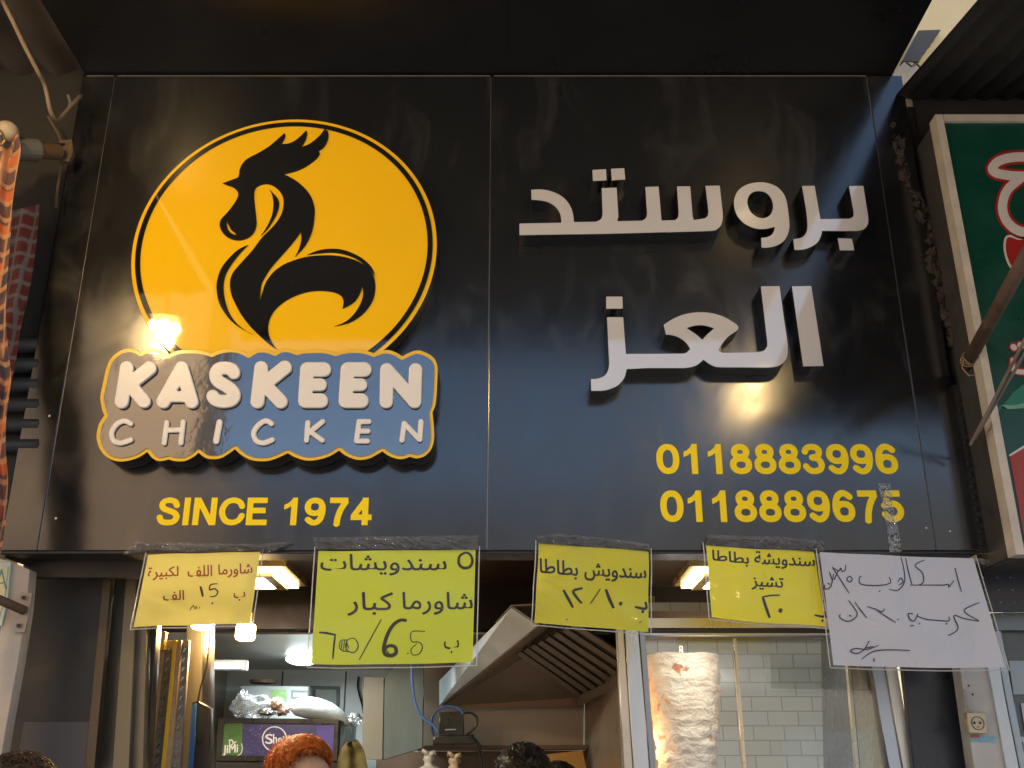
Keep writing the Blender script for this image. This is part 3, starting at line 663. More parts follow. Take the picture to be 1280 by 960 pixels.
n2, t2 = notice('price_notice', [(396,686),(597,686),(593.2,830.8),(386.4,831.8)], -.014, -.01, 4.1, YP2, 'largest yellow notice in clear sleeve, lower edge reaching the hood', [(391,672),(450,671),(520,670),(598.7,668.6)], [(396,687),(450,686),(520,686),(598,687)])
def Q2(*p): return zz(380, 665, 5.487, *p)
n2.text('سندويشات', Q2((112,150),(975,150),(975,296),(112,296)), INK, t2, .5)
n2.text('شاورما', Q2((675,412),(1155,412),(1155,565),(675,565)), INK, t2, .5)
n2.text('كبار', Q2((297,412),(608,412),(608,572),(297,572)), INK, t2, .6)
n2.text('ب', Q2((960,740),(1062,740),(1062,830),(960,830)), INK, t2, .3)
n2.hand([(Q2((1108,140),(1068,165),(1062,215),(1090,245),(1135,240),(1155,200),(1140,155),(1108,140)), 2.6),
 (Q2((103,688),(160,694),(215,705)), 1.9), (Q2((215,700),(205,780),(197,870)), 1.6), (Q2((530,598),(455,735),(378,876)), 1.0),
 (Q2((705,608),(660,605),(610,640),(570,710),(548,790),(555,835),(595,848),(630,830),(625,790),(585,780),(550,805)), 3.4), (Q2((560,805),(600,850),(632,810)), 1.2),
 (Q2((830,682),(740,684),(738,750),(790,755),(812,790),(790,835),(745,842),(735,805),(775,765)), .9), (Q2((712,832),(714,834)), 1.2),
 (Q2((300,740),(255,745),(243,790),(265,815),(300,818),(345,825),(372,780),(345,730),(300,740),(285,790),(310,825)), .9), (Q2((262,750),(255,810)), .8), (Q2((278,742),(270,812)), .8), (Q2((292,745),(288,812)), .8), (Q2((290,750),(308,800)), .8)], 1.2, INK, t2)
n3, t3 = notice('price_notice', [(671.6,678.2),(812.2,688),(812.2,792),(666.3,780.3)], -.012, -.006, 7.7, YP3, 'bright yellow notice over the cooker hood, tilted slightly clockwise', [(672.6,670),(693.8,666.6),(750,672),(812.2,680)], [(671.6,679),(720,682),(770,685),(812.2,689)])
def Q3(*p): return zz(650, 660, 6.857, *p)
n3.text('سندويش', Q3((552,296),(1078,325),(1078,470),(552,445)), INK, t3, .75)
n3.text('بطاطا', Q3((168,258),(492,288),(492,440),(168,410)), INK, t3, .75)
n3.hand([(Q3((372,530),(410,600),(455,682)), 2.6), (Q3((537,515),(458,540),(490,600),(530,645)), 2.4), (Q3((690,520),(650,580),(602,650)), 1.1), (Q3((735,525),(765,605),(803,688)), 3.0), (Q3((860,646),(866,650)), 4.0), (Q3((1075,632),(1078,690),(985,676)), 2.4), (Q3((1050,715),(1054,718)), 3.2), (Q3((1040,798),(1022,815)), .8), (Q3((400,780),(402,790)), .5)], 2, INK, t3)
n4, t4 = notice('price_notice', [(880.9,680.4),(1018.8,688.4),(1034.8,784.7),(888.2,773)], -.014, -.008, 11.2, YP4, 'yellow notice partly covered by the white one', [(885,668),(925,670),(980,671),(1030,676)], [(881,681),(930,684),(980,687),(1030,690)])
def Q4(*p): return zz(870, 660, 6.857, *p)
n4.text('سندويشة', Q4((500,196),(1015,228),(1015,358),(500,338)), INK, t4, .65)
n4.text('بطاطا', Q4((138,185),(450,212),(450,330),(138,295)), INK, t4, .65)
n4.text('تشيز', Q4((475,410),(745,425),(745,540),(475,525)), INK, t4, .65)
n4.hand([(Q4((720,576),(650,578),(572,590)), 1.5), (Q4((572,590),(600,680),(632,770)), 2.6), (Q4((722,706),(727,708)), 4.6), (Q4((1098,715),(1096,758),(1015,745)), 2), (Q4((1082,792),(1085,794)), 2.6)], 2, INK, t4)
n5, t5 = notice('price_notice', [(1022.8,688),(1218,697),(1258.8,836),(1040.6,832.2)], -.05, -.004, 15.5, WP, 'white handwritten notice hanging askew from clear tape', None, None, .008)
def Q5(*p): return zz(1010, 600, 3.919, *p)
n5.hand([Q5((720,430),(735,490),(752,548)), Q5((715,492),(690,525),(688,512),(660,515),(600,515),(500,515)), Q5((570,392),(525,418),(560,455),(565,500),(540,515)), Q5((478,382),(492,450),(510,515)), Q5((455,378),(470,440),(472,500),(440,540),(398,535)), Q5((440,500),(455,480),(465,500),(445,515)), Q5((398,475),(402,505),(340,517),(260,510),(252,480),(262,470)), Q5((350,543),(352,546)),
 Q5((205,470),(190,485),(205,500),(217,485),(205,470)), Q5((185,415),(182,440),(168,448),(160,432),(150,445),(120,428)), Q5((118,425),(160,490),(202,555)), Q5((150,440),(128,490)), Q5((105,450),(118,490)), Q5((125,460),(112,520),(85,535),(82,512)), Q5((95,505),(108,512)),
 Q5((840,600),(765,640),(838,690)), Q5((838,692),(770,680),(715,665),(735,720),(720,745),(685,762)), Q5((690,670),(690,690),(640,688),(580,682),(530,665)), Q5((540,655),(520,690),(498,680),(492,655),(515,655)), Q5((672,705),(685,704)), Q5((545,702),(548,704)), Q5((500,715),(520,713)),
 Q5((440,682),(442,684)), Q5((375,630),(365,645),(345,640),(330,632),(290,620)), Q5((340,640),(385,670),(430,698)), Q5((230,598),(260,640),(288,675)), Q5((200,590),(240,650),(225,680),(190,692),(155,672),(160,658)), Q5((200,662),(215,668)),
 Q5((500,835),(400,832),(320,840),(262,878)), Q5((300,788),(275,830),(240,850),(208,838),(235,825),(290,830),(345,810)), Q5((275,825),(320,815)), Q5((322,872),(325,890))], 1.15, BALL, t5)
TAPE = clear_mat('packing_tape', tint=(.92, .92, .9), gloss=.12, rough=.1, bump=1.0, bscale=28, haze=.02)
obj('tape', crinkle([(1097,604),(1103,630),(1108,655),(1112,690)], [(1113,604),(1115,630),(1122,655),(1127,690)], -.003, .012, 3.3, 30, 6), TAPE, t5)
obj('tape', crinkle([(1216,697),(1226,698),(1238,700)], [(1219,706),(1228,706),(1237,704)], -.045, .01, 5.3, 14, 4), TAPE, t5)

# ------------------------------------------------------------------ RIGHT: green neighbour sign, mortar edge, poles
GY = -.16
fx = P(1169, 143, GY); gx0 = fx.x; gx0b = P(1270, 692, GY).x; gz0 = P(1270, 693, GY).z; gz1 = fx.z
GS = thing('neighbour_sign', (2.3, GY, gz0), 'green sign of the next shop in a dirty cream frame', 'shop sign')
bm = bm_()
def quadbox(bm, pts_front, Y0, Y1):
    f = [bm.verts.new((x, Y0, z)) for x, z in pts_front]; b = [bm.verts.new((x, Y1, z)) for x, z in pts_front]; n = len(f)
    bm.faces.new(f); bm.faces.new(b[::-1])
    for i in range(n): bm.faces.new((f[i], b[i], b[(i+1) % n], f[(i+1) % n]))
    bmesh.ops.recalc_face_normals(bm, faces=bm.faces); return bm
FW = .024
FRAME = M('cream_frame', (.55, .49, .40), .55, var=.2, scale=14, bump=.1)
obj('frame', quadbox(bm_(), [(gx0, gz1), (gx0b, gz0), (gx0b+FW, gz0), (gx0+FW, gz1)], GY, GY+.05), FRAME, GS)
obj('frame', quadbox(bm_(), [(gx0+FW+.002, gz1), (gx0+FW+.003, gz1-.025), (3.6, gz1-.025), (3.6, gz1)], GY, GY+.05), FRAME, GS)
obj('frame', quadbox(bm_(), [(gx0b+FW+.002, gz0+.03), (gx0b+FW+.002, gz0), (3.6, gz0), (3.6, gz0+.03)], GY, GY+.05), FRAME, GS)
obj('side_return', quadbox(bm_(), [(gx0+.004, gz1-.01), (gx0b+.004, gz0+.004), (gx0b+.02, gz0+.004), (gx0+.02, gz1-.01)], GY+.052, .10), M('return_grey', (.045, .042, .038), .7, var=.3, scale=9), GS)
obj('bottom_return', quadbox(bm_(), [(gx0b+.02, gz0+.02), (gx0b+.02, gz0+.002), (3.6, gz0+.002), (3.6, gz0+.02)], GY+.052, .10), M('return_grey', (.045, .042, .038)), GS)
face = obj('sign_face', quadbox(bm_(), [(gx0+FW-.01, gz1-.01), (gx0b+FW-.01, gz0+.01), (3.6, gz0+.01), (3.6, gz1-.01)], GY+.012, GY+.04), M('green_face', (.004, .055, .035), .35, var=.15), GS)
FY = GY+.0105
WHT = M('sign_white', (.62, .57, .53), .4, var=.06); RED = M('sign_red', (.33, .016, .014), .4, var=.1)
def Zg(*p): return zz(1100, 150, 3.2, *p)
ain = [('s', catmull(Zg((520,222),(468,212),(450,192),(480,162),(545,148),(640,150)), False, 6), 11.5), ('s', Zg((520,220),(640,225)), 10), ('s', catmull(Zg((560,235),(510,280),(490,345),(508,405),(560,445),(640,450)), False, 6), 11.5)]
obj('sign_letter_edge', standing([wl(l, FY-.0012) for l in outline(ain, 3.2, .6)], FY-.0012, .0011), RED, face)
obj('sign_letter', standing([wl(l, FY-.0025) for l in outline(ain, 0, .6)], FY-.0025, .0011), WHT, face)
bl = [('p', catmull(Zg((512,470),(560,480),(620,470),(640,560),(560,600),(525,580),(505,520)), True, 5))]
obj('sign_emblem_edge', standing([wl(l, FY-.0012) for l in outline(bl, 3, .6)], FY-.0012, .0011), WHT, face)
obj('sign_emblem', standing([wl(l, FY-.0025) for l in outline(bl, 0, .6)], FY-.0025, .0011), RED, face)
def Zh(*p): return zz(1100, 400, 3, *p)
slab('swoosh', Zh((412,420),(425,380),(455,330),(500,270),(560,225),(640,200),(640,300),(560,310),(500,320),(455,318),(440,330)), FY-.0006, .0005, M('swoosh_green', (.02, .17, .11), .4, var=.25, scale=3), face)
slab('swoosh', Zh((455,318),(500,320),(640,290),(640,340),(540,330),(480,335)), FY-.0009, .0005, M('swoosh_pale', (.16, .33, .24), .4, var=.2, scale=3), face)
slab('red_band', Zh((486,512),(540,480),(660,440),(660,830),(542,830),(520,700)), FY-.0006, .0005, M('band_red', (.30, .035, .022), .4, var=.12), face)
slab('cream_line', Zh((486,512),(484,505),(540,470),(660,430),(660,440),(540,480)), FY-.001, .0005, WHT, face)
tin = [('s', catmull(Zh((498,150),(500,182),(530,195),(590,190)), False, 5), 6), ('s', Zh((500,100),(504,104)), 7), ('s', Zh((526,93),(530,97)), 7)]
obj('sign_letter_edge', standing([wl(l, FY-.0012) for l in outline(tin, 2.2, .5)], FY-.0012, .0011), RED, face)
obj('sign_letter', standing([wl(l, FY-.0025) for l in outline(tin, 0, .5)], FY-.0025, .0011), WHT, face)

# rough mortar between the black sign and the neighbour
bm = bm_(); pts = [(1120,150),(1128,205),(1142,240),(1150,262),(1162,310),(1172,345),(1183,385),(1192,410),(1202,440),(1212,470)]
pth = catmull(pts, False, 8)
for i, p in enumerate(pth):
    for k in range(6):
        c = P(p[0]+random.uniform(-7, 5), p[1]+random.uniform(-5, 5), random.uniform(.0, .05)); r = random.uniform(.005, .015)
        add_ell(bm, c, r, r*.8, r*random.uniform(.8, 1.8), 9, 7, .8, 3)
tag(obj('mortar_seam', bm, M('mortar', (.05, .036, .026), .95, var=.4, scale=30, bump=.6, bscale=120)), 'crumbly brown mortar filling the crack beside the black sign', 'mortar')
t = thing('slotted_angle', P(1222, 690, .0), 'black slotted metal strip along the lower right edge of the black sign', 'metal strip')
bm = bm_(); xx0 = xs[-1]
add_box(bm, xx0+.003, xx0+.034, .01, .014, P(1200, 690).z, P(1200, 480).z)
obj('strip', bm, DARKMETAL, t)
bm = bm_()
for k in range(14):
    z = P(1200, 690).z+.02+k*.034
    add_box(bm, xx0+.012, xx0+.026, .007, .0099, z, z+.018, .002)
obj('slot', bm, BLACK, t)
t = thing('support_pole', P(1205, 465, -.02), 'thick rusty pole slanting across the green sign', 'pole')
pa, pb = P(1207, 458, -.06), P(1296, 296, -.75)
obj('pole', tube([pa, pb], .019, 14), RUST, t, True)
pc, pd2 = P(1213, 440, -.09), 0
bm = bm_()
for k in range(3):
    c = pa.lerp(pb, .055+.016*k); ax = (pb-pa).normalized(); a = ax.orthogonal().normalized(); b = ax.cross(a)
    add_tube(bm, [c+(a*math.cos(q)+b*math.sin(q))*.0225+ax*.006*math.sin(q*2+k) for q in [j*math.pi/8 for j in range(17)]], .0022, 5)
c = pa.lerp(pb, .05); add_tube(bm, [c+Vector((-.02, -.02, .0)), c+Vector((-.032, -.02, -.03)), c+Vector((-.015, -.02, -.055)), c+Vector((.012, -.02, -.05))], .002, 5)
obj('tie_wire', bm, M('old_wire', (.35, .25, .14), .6, .2, var=.2), t)
t = thing('stay_rod', P(1218, 548, -.05), 'two thin twisted rods bracing the green sign below the pole', 'rod')
obj('rod', tube([P(1213, 556, -.1), P(1298, 392, -.55)], .0045, 8), M('rod_steel', (.30, .25, .21), .5, .5, var=.3), t)
obj('rod', tube([P(1219, 548, -.1), P(1240, 512, -.22), P(1303, 404, -.55)], .0040, 8), M('rod_steel', (.30, .25, .21)), t)

# ------------------------------------------------------------------ LEFT: cloths, shutter, lamp holder, cable
def plaid(name, c0, c1, c2, sc):
    m = bpy.data.materials.new(name); m.use_nodes = True; n = m.node_tree; b = n.nodes['Principled BSDF']; b.inputs['Roughness'].default_value = .9
    tc = n.nodes.new('ShaderNodeTexCoord'); cur = None
    for d, s, col, th in (('X', sc, c1, .35), ('Z', sc, c1, .2), ('X', sc*2.7, c2, .8), ('Z', sc*2.1, c2, .75)):
        wv = n.nodes.new('ShaderNodeTexWave'); wv.bands_direction = d; wv.inputs['Scale'].default_value = s; wv.inputs['Distortion'].default_value = .12; wv.inputs['Detail Scale'].default_value = 3
        n.links.new(tc.outputs['Object'], wv.inputs['Vector'])
        mr = n.nodes.new('ShaderNodeMapRange'); mr.inputs['From Min'].default_value = th; mr.inputs['From Max'].default_value = th+.15; mr.inputs['To Max'].default_value = .8; n.links.new(wv.outputs['Fac'], mr.inputs[0])
        mx = n.nodes.new('ShaderNodeMix'); mx.data_type = 'RGBA'; n.links.new(mr.outputs[0], mx.inputs[0]); mx.inputs[7].default_value = (*col, 1)
        if cur is None: mx.inputs[6].default_value = (*c0, 1)
        else: n.links.new(cur, mx.inputs[6])
        cur = mx.outputs[2]
    n.links.new(cur, b.inputs['Base Color']); return m
def cloth(edge_l, edge_r, Y, amp, folds, seed, nu=26):
    bm = bm_(); n = len(edge_l); G = []
    for k in (0, .002):
        g_ = []
        for j in range(n):
            row = []
            for i in range(nu+1):
                u = i/nu; x = edge_l[j][0]+(edge_r[j][0]-edge_l[j][0])*u; y = edge_l[j][1]+(edge_r[j][1]-edge_l[j][1])*u
                row.append(bm.verts.new(P(x, y, Y+amp*math.sin(u*folds*2*math.pi+.4*math.sin(j*.5)+seed)+.01*mnoise.noise(Vector((u*3, j*.4, seed)))+k)))
            g_.append(row)
        for j in range(n-1):
            for i in range(nu): bm.faces.new((g_[j][i], g_[j+1][i], g_[j+1][i+1], g_[j][i+1]))
    bmesh.ops.recalc_face_normals(bm, faces=bm.faces); return bm
eR = catmull([(23,168),(26,188),(20,222),(15,260),(13,300),(9,350),(7,400),(12,450),(14,475),(8,520),(7,560),(10,600),(8,640),(5,668),(1,692)], False, 3)
eL = [(x-72+.05*(y-168), y) for x, y in eR]
tag(obj('plaid_cloth', cloth(eL, eR, -.28, .02, 2.5, .3), plaid('plaid_orange', (.50, .15, .06), (.05, .055, .08), (.55, .30, .16), 2.6), None, True), 'orange plaid cloth hanging at the left edge of the photo', 'cloth')
eR2 = catmull([(50,255),(46,300),(40,345),(33,380),(25,415),(20,450),(14,480)], False, 4)
eL2 = [(x-60, y+14) for x, y in eR2]
tag(obj('plaid_cloth', cloth(eL2, eR2, -.06, .012, 2, 2.3), plaid('plaid_dark', (.10, .10, .115), (.16, .025, .018), (.20, .18, .18), 3), None, True), 'darker red and grey plaid cloth behind the orange one', 'cloth')
t = thing('roller_shutter', P(20, 600, .06), 'grey metal roller shutter in the gap left of the black sign', 'shutter')
bm = bm_()
for k in range(6):
    y = 432+k*25; a = P(10, y, .02)
    add_tube(bm, [(a.x-1.1, .02, a.z), (a.x+.10, .02, a.z)], .026, 8)
obj('slat', bm, M('shutter_grey', (.035, .037, .04), .6, .1, var=.2), t, True)
tag(obj('side_wall', box(-5, xs[0]-.02, .04, .062, 2.3, 4.3), M('dark_wall', (.022, .019, .016))), 'dark wall left of the black sign', 'wall')
t = thing('lamp_holder', P(40, 190, -.15), 'horizontal brown lamp holder with cream cap beside the black sign', 'lamp holder')
obj('socket', tube([P(45, 188, -.16), P(72, 190, -.09)], .026, 18), M('brown_bakelite', (.13, .075, .04), .4, var=.2), t)
obj('sleeve', tube([P(18, 186, -.22), P(45, 188, -.162)], .036, 18), M('grey_pvc', (.14, .135, .13), .45), t)
obj('bracket', slab('bracket_plate', [(74,176),(90,174),(91,190),(86,202),(74,200)], -.07, .02, RUST).data.copy(), RUST, t) if False else slab('bracket', [(74,176),(90,174),(91,190),(86,202),(74,200)], -.07, .02, RUST, t)
bm = bm_(); c = P(8, 165, -.27); add_ell(bm, c, .036, .036, .034, 16, 12); obj('cap', bm, M('cream_cap', (.45, .37, .27), .5), t, True)
obj('lead', tube([P(23, 172, -.22), P(40, 176, -.16), P(60, 181, -.12), P(84, 180, -.06)], .004, 6), BLACK, t)
t = thing('power_cable', P(70, 150, -.06), 'tan cable sagging from the top left corner', 'cable')
cp = catmull([(0,-12),(4,2),(17.5,30),(32.5,61),(47.5,90),(56,107),(63.8,141),(72.5,150),(82.5,140),(101,119)], False, 5)
obj('cable', tube([P(x, y, -.55+.5*i/(len(cp)-1)) for i, (x, y) in enumerate(cp)], .0065, 8), M('tan_cable', (.24, .17, .11), .6, var=.25, scale=30), t, True)
obj('branch', tube([P(86, 136, -.08), P(88, 128, -.08), P(85, 119, -.08)], .005, 6), M('grey_cable', (.16, .16, .16), .6), t)
obj('branch', tube([P(60, 145, -.06), P(72, 165, -.05), P(80, 185, -.05), P(76, 210, -.04), P(72, 235, -.03), P(70, 260, -.03)], .0045, 6), RUST, t)
t = thing('fixing_hook', P(10, 170, -.3), 'small brass wire hook clipping the orange cloth', 'hook')
obj('hook', tube([P(-4, 158, -.31), P(3, 166, -.32), P(6, 176, -.32), P(2, 181, -.32), P(-2, 177, -.32)], .003, 6), M('brass', (.6, .4, .12), .3, .9), t)

# bottom left: white post with its bracket, paper sheet, dark boarding, steel column
t = thing('post', P(20, 960, .05), 'white painted post with rusty bracket below the black sign', 'post')
slab('shaft', [(10,700),(37,712),(33,760),(22,830),(9,900),(-6,990),(-34,990),(-14,880),(0,790)], .02, .05, WHITEPAINT, t, .002)
slab('bracket_plate', [(27,741),(40,741),(36,766),(31,790),(18,791)], .006, .012, M('bracket_paint', (.34, .28, .22), .6, .2, var=.3, scale=30), t, .001)
obj('bolt', tube([P(29.5, 747, .004), P(29.5, 747, -.004)], .006, 8), DARKMETAL, t); obj('bolt', tube([P(23, 782, .004), P(23, 782, -.004)], .006, 8), DARKMETAL, t)
obj('arm', tube([P(30, 763, .0), P(-14, 744, -.12)], .013, 12), RUST, t, True)
t = thing('paper_sign', P(4, 760, .0), 'pale green bordered paper sheet cut off by the left edge', 'sign')
slab('board', [(-40,690),(14,702),(9,752),(2,782),(-40,782)], .012, .008, M('paper_blue', (.42, .55, .52), .6), t)
slab('border', [[(-40,690),(14,702),(9,752),(2,782),(-40,782)], [(-40,700),(10,708),(5,752),(-2,772),(-40,772)]], .009, .003, M('border_yellow', (.55, .50, .30), .6), t)
obj('letter', standing([wl(l, .0085) for l in outline([('s', [(-6,738), (2,712)], 2), ('s', [(2,712), (7,735)], 2), ('s', [(-3,730), (5,728)], 1.6)], 0, .4)], .0085, .002), M('letter_green', (.06, .22, .2), .6), t)
t = thing('boarding', P(90, 960, .25), 'dark grey dusty boarding between white post and steel column', 'panel')
slab('board', [(38,721),(140,721),(104,990),(0,990)], .24, .04, M('dusty_dark', (.016, .016, .016), .5, var=.5, scale=4, bump=.05), t, .002)
slab('rail', [(30,902),(112,902),(104,990),(14,990)], .225, .012, M('dusty_rail', (.055, .055, .056), .5, var=.4, scale=6), t, .001)
slab('edge_trim', [(131,700),(141,700),(118,960),(106,960)], .22, .03, M('brown_trim', (.075, .06, .04), .4, .5, var=.3), t, .001)
t = thing('sign_beam', P(60, 710, .1), 'dark beam running back under the left end of the black sign', 'beam')
pA, pB = P(6, 693, .02), P(78, 719, .3)
bm = bm_(); add_tube(bm, [pA+Vector((0, 0, .02)), pB+Vector((0, 0, .02))], .03, 4); obj('beam', bm, DARKMETAL, t)
obj('dark_cover', box(P(36, 700, .16).x, P(186, 700, .16).x, .13, .16, P(100, 724, .16).z, 2.6), DARKMETAL, shop)  # added dark cover that hides the lamplit interior behind
t = thing('steel_column', P(160, 960, .3), 'tall galvanised steel column under the palest yellow notice', 'column')
bm = bm_()
for (xa, xb, xc, xd, Yc) in ((140,160,142,112,.30), (159,172,160,138,.27), (171,186,178,158,.30)):
    me = standing([wl([(xa,690),(xb,690),(xc,990),(xd,990)], Yc)], Yc, .05, .002); bm.from_mesh(me); bpy.data.meshes.remove(me)
obj('profile', bm, M('galvanised', (.17, .155, .115), .45, .7, var=.35, scale=16, stretch=(1, 1, .1)), t)
bm = bm_(); me = standing([wl([(187,690),(202,690),(182,990),(160,990)], .34)], .34, .05, .002); bm.from_mesh(me); bpy.data.meshes.remove(me)
obj('dark_channel', bm, DARKMETAL, t)

# yellow edged strips, a steel reflection built as solid parts, and the black blade case hung next to them
def strip(name, a, b, w0, w1, Y, th, mat, parent):
    return slab(name, [(a[0], a[1]), (a[0]+w0, a[1]), (b[0]+w1, b[1]), (b[0], b[1])], Y, th, mat, parent, .0008)
t = thing('reflected_strips', P(210, 960, .5), 'two tall yellow edged strips modelled from a reflection in steel', 'board')
YEDGE = M('reflection_yellow', (.75, .48, .02), .5, var=.12, scale=20); REFL_BROWN = M('reflection_brown', (.42, .29, .17), .7, var=.3, scale=25, bump=.2); REFL_GREY = M('reflection_grey', (.20, .18, .16), .5, .3, var=.5, scale=40)
strip('yellow_edge', (196,800), (170,990), 4.5, 6, .47, .03, YEDGE, t); strip('brown_strip', (201,800), (177,990), 5, 7, .475, .03, REFL_BROWN, t)
strip('grey_strip', (206.5,800), (185,990), 11, 13, .49, .02, REFL_GREY, t)
strip('yellow_edge', (217,800), (198,990), 4, 5, .47, .03, YEDGE, t); strip('brown_strip', (221.5,800), (203.5,990), 5.5, 6.5, .475, .03, REFL_BROWN, t)
strip('grey_strip', (227.5,800), (210.5,990), 9, 12, .49, .02, REFL_GREY, t)
bm = bm_()
for k in range(15):
    y = 815+k*12; f = (y-800)/190
    for (xa, xb) in ((209, 189), (229, 214)):
        x = xa+(xb-xa)*f; me = standing([wl([(x,y),(x+3,y-5),(x+5,y-5),(x+2,y)], .486)], .486, .003); bm.from_mesh(me); bpy.data.meshes.remove(me)
obj('slot_edge', bm, STEEL, t)
slab('foil_wrap', [(193,795),(200,788),(208,790),(206,803),(207,812),(196,814),(192,810)], .462, .02, M('gold_foil', (.70, .48, .15), .25, .8, bump=.9, bscale=60), t, .004)
t = thing('inner_pillar', P(240, 960, .75), 'brushed steel pillar catching the lamp glow inside the doorway', 'pillar')
slab('pillar', [(236,700),(254,700),(252,990),(226,990)], .72, .16, M('brushed_steel', (.22, .20, .17), .4, .85, var=.2, scale=24, stretch=(1, 1, .06)), t, .003)
t = thing('knife_case', P(245, 960, .66), 'black case with a blue edge hanging on a thin cord', 'case')
slab('case', [(240,878),(246,876),(262,885),(260,990),(234,990)], .62, .05, M('case_black', (.02, .018, .016), .35), t, .002)
slab('blue_edge', [(239.5,882),(245,879),(240,990),(233,990)], .605, .014, M('case_blue', (.02, .10, .35), .35), t, .001)
obj('cord', tube([P(264, 760, .64), P(262, 800, .63), P(258, 835, .62), P(250, 862, .62), P(247, 879, .62)], .003, 6), BLACK, t)

# ------------------------------------------------------------------ lamps inside the shop
WARM, COOL = (1, .62, .22), (.80, .95, 1)
def lamp(name, loc, col, power, size, parent, kind='POINT'):
    l = bpy.data.lights.new(name, kind); l.energy = power; l.color = col
    if kind == 'POINT': l.shadow_soft_size = size
    else: l.shape = 'RECTANGLE'; l.size = size[0]; l.size_y = size[1]
    o = bpy.data.objects.new(name, l); COL.objects.link(o); o.parent = parent; o.location = Vector(loc)-WL[parent.name]; return o
def fixture(label, xa, xb):
    c = thing('ceiling_light', ((xa+xb)/2, 1.8, 2.5), label, 'ceiling light', 'square recessed ceiling lights'); y0, y1 = 1.42, 1.9
    def frame(i0, i1, z0, z1, m, nm):
        bm = bm_()
        for (a, b, d, e) in ((xa+i0, xb-i0, y0+i0, y0+i1), (xa+i0, xb-i0, y1-i1, y1-i0), (xa+i0, xa+i1, y0+i1, y1-i1), (xb-i1, xb-i0, y0+i1, y1-i1)): add_box(bm, a, b, d, e, z0, z1)
        obj(nm, bm, m, c)
    frame(0, .03, 2.52, 2.549, M('fixture_brass', (.55, .42, .22), .3, .7), 'outer_frame')
    frame(.031, .07, 2.505, 2.53, emis('strip_glow', (1, .72, .32), 3.2), 'glow_strip')
    frame(.071, .115, 2.49, 2.53, M('fixture_brass', (.55, .42, .22)), 'inner_frame')
    obj('diffuser', box(xa+.116, xb-.116, y0+.116, y1-.116, 2.488, 2.52, .004), emis('diffuser_glow', (1, .90, .72), 9), c)
    lamp('light_glow', ((xa+xb)/2, 1.66, 2.47), (1, .83, .6), 13, (.3, .3), c, 'AREA')
    return c
fixture('square ceiling light showing beside the palest yellow notice', P(378, 733, 1.9).x-.52, P(378, 733, 1.9).x+.02)
fixture('square ceiling light showing beside the notice that the white one covers', P(847, 730, 1.9).x-.02, P(847, 730, 1.9).x+.52)
def bulb(label, px, py, Y, sx, sz, power):
    p = P(px, py, Y); t_ = thing('lit_bulb', p+Vector((0, 0, sz)), label, 'bulb', 'warm bulbs inside the doorway')
    obj('bulb', box(p.x-sx, p.x+sx, p.y-sx*.8, p.y+sx*.8, p.z-sz, p.z+sz, sx*.35), emis('bulb_glow', (1, .70, .28), 16), t_, True)
    obj('fitting', box(p.x-sx*.7, p.x+sx*.7, p.y-sx*.6, p.y+sx*.6, p.z+sz, p.z+sz+.04, .004), M('bulb_cap', (.3, .27, .2), .4), t_)
    obj('stem', tube([p+Vector((0, 0, sz+.04)), Vector((p.x, p.y, 2.5))], .006, 6), M('bulb_cap', (.3, .27, .2)), t_)
    lamp('bulb_light', p+Vector((0, -sx*1.6, 0)), WARM, power, .04, t_)
bulb('glowing square bulb lower right of the palest notice', 307, 790, 1.05, .034, .032, 4.5)
bulb('glowing bulb peeping below the palest notice', 254, 776, .62, .036, .03, 4.5)
t = thing('ceiling_lamp', P(378, 832, 3.1), 'oval cool white lamp on the rear ceiling', 'ceiling lamp')
c = P(377, 831, 3.05); bm = bm_(); add_ell(bm, (c.x, c.y, 2.315), .088, .13, .03, 28, 12); obj('diffuser', bm, emis('cool_glow', (.78, .95, 1), 5), t, True)
obj('base', tube([(c.x, c.y, 2.325), (c.x, c.y, 2.34)], .075, 24), WHITEPAINT, t)
lamp('cool_light', (c.x, c.y-.1, 2.27), COOL, 5.5, (.25, .25), t, 'AREA')
t = thing('lamp_reflection', P(285, 830, 2.4), 'cool glowing bar standing in for a lamp reflection on steel', 'lamp reflection')  # glowing bar stands in for the oval lamp reflected in the steel wall
c = P(287, 832, 2.3); obj('tube', tube([(c.x-.08, c.y, c.z), (c.x+.06, c.y, c.z)], .014, 12), emis('reflection_glow', (.75, .92, 1), 1.3), t, True)
obj('reflection_back', box(c.x-.10, c.x+.08, c.y+.012, c.y+.05, c.z-.022, c.z+.03, .005), M('reflection_pale', (.25, .27, .28), .3), t)

# ------------------------------------------------------------------ fridge and what lies on it
FYd = 2.85
t = thing('drinks_fridge', P(350, 990, FYd), 'black drinks fridge with a purple printed header', 'fridge')
fa, fb = P(273, 900, FYd), P(423, 945, FYd); zt_ = P(350, 897, FYd).z; zh = P(350, 950, FYd).z
BLKP = M('fridge_black', (.018, .016, .016), .3)
obj('cabinet', box(fa.x, fb.x, FYd+.02, FYd+.62, .14, zt_-.01, .006), BLKP, t)
slab('header_frame', [[(273,897),(423,899),(421,951),(270,951)], [(280,903),(418,905),(416,946),(277,944)]], FYd-.02, .038, BLKP, t)
m = M('header_print', (.055, .05, .16), .3, var=.3, scale=4, emit=.0); n = m.node_tree
hp = slab('header_print', [(279,902),(419,904),(417,947),(276,945)], FYd-.008, .02, m, t)
HY = FYd-.009
WHP = M('print_white', (.72, .72, .74), .4); GRN = M('can_green', (.07, .16, .045), .35, var=.4, scale=14); PUR = M('can_purple', (.07, .05, .32), .35, var=.3)
slab('can_picture', [(279,902.5),(303,903),(302,945.5),(276.5,945)], HY, .0008, GRN, hp)
slab('can_picture', [(396,907),(418,907.5),(417,946),(395,946)], HY, .0008, PUR, hp)
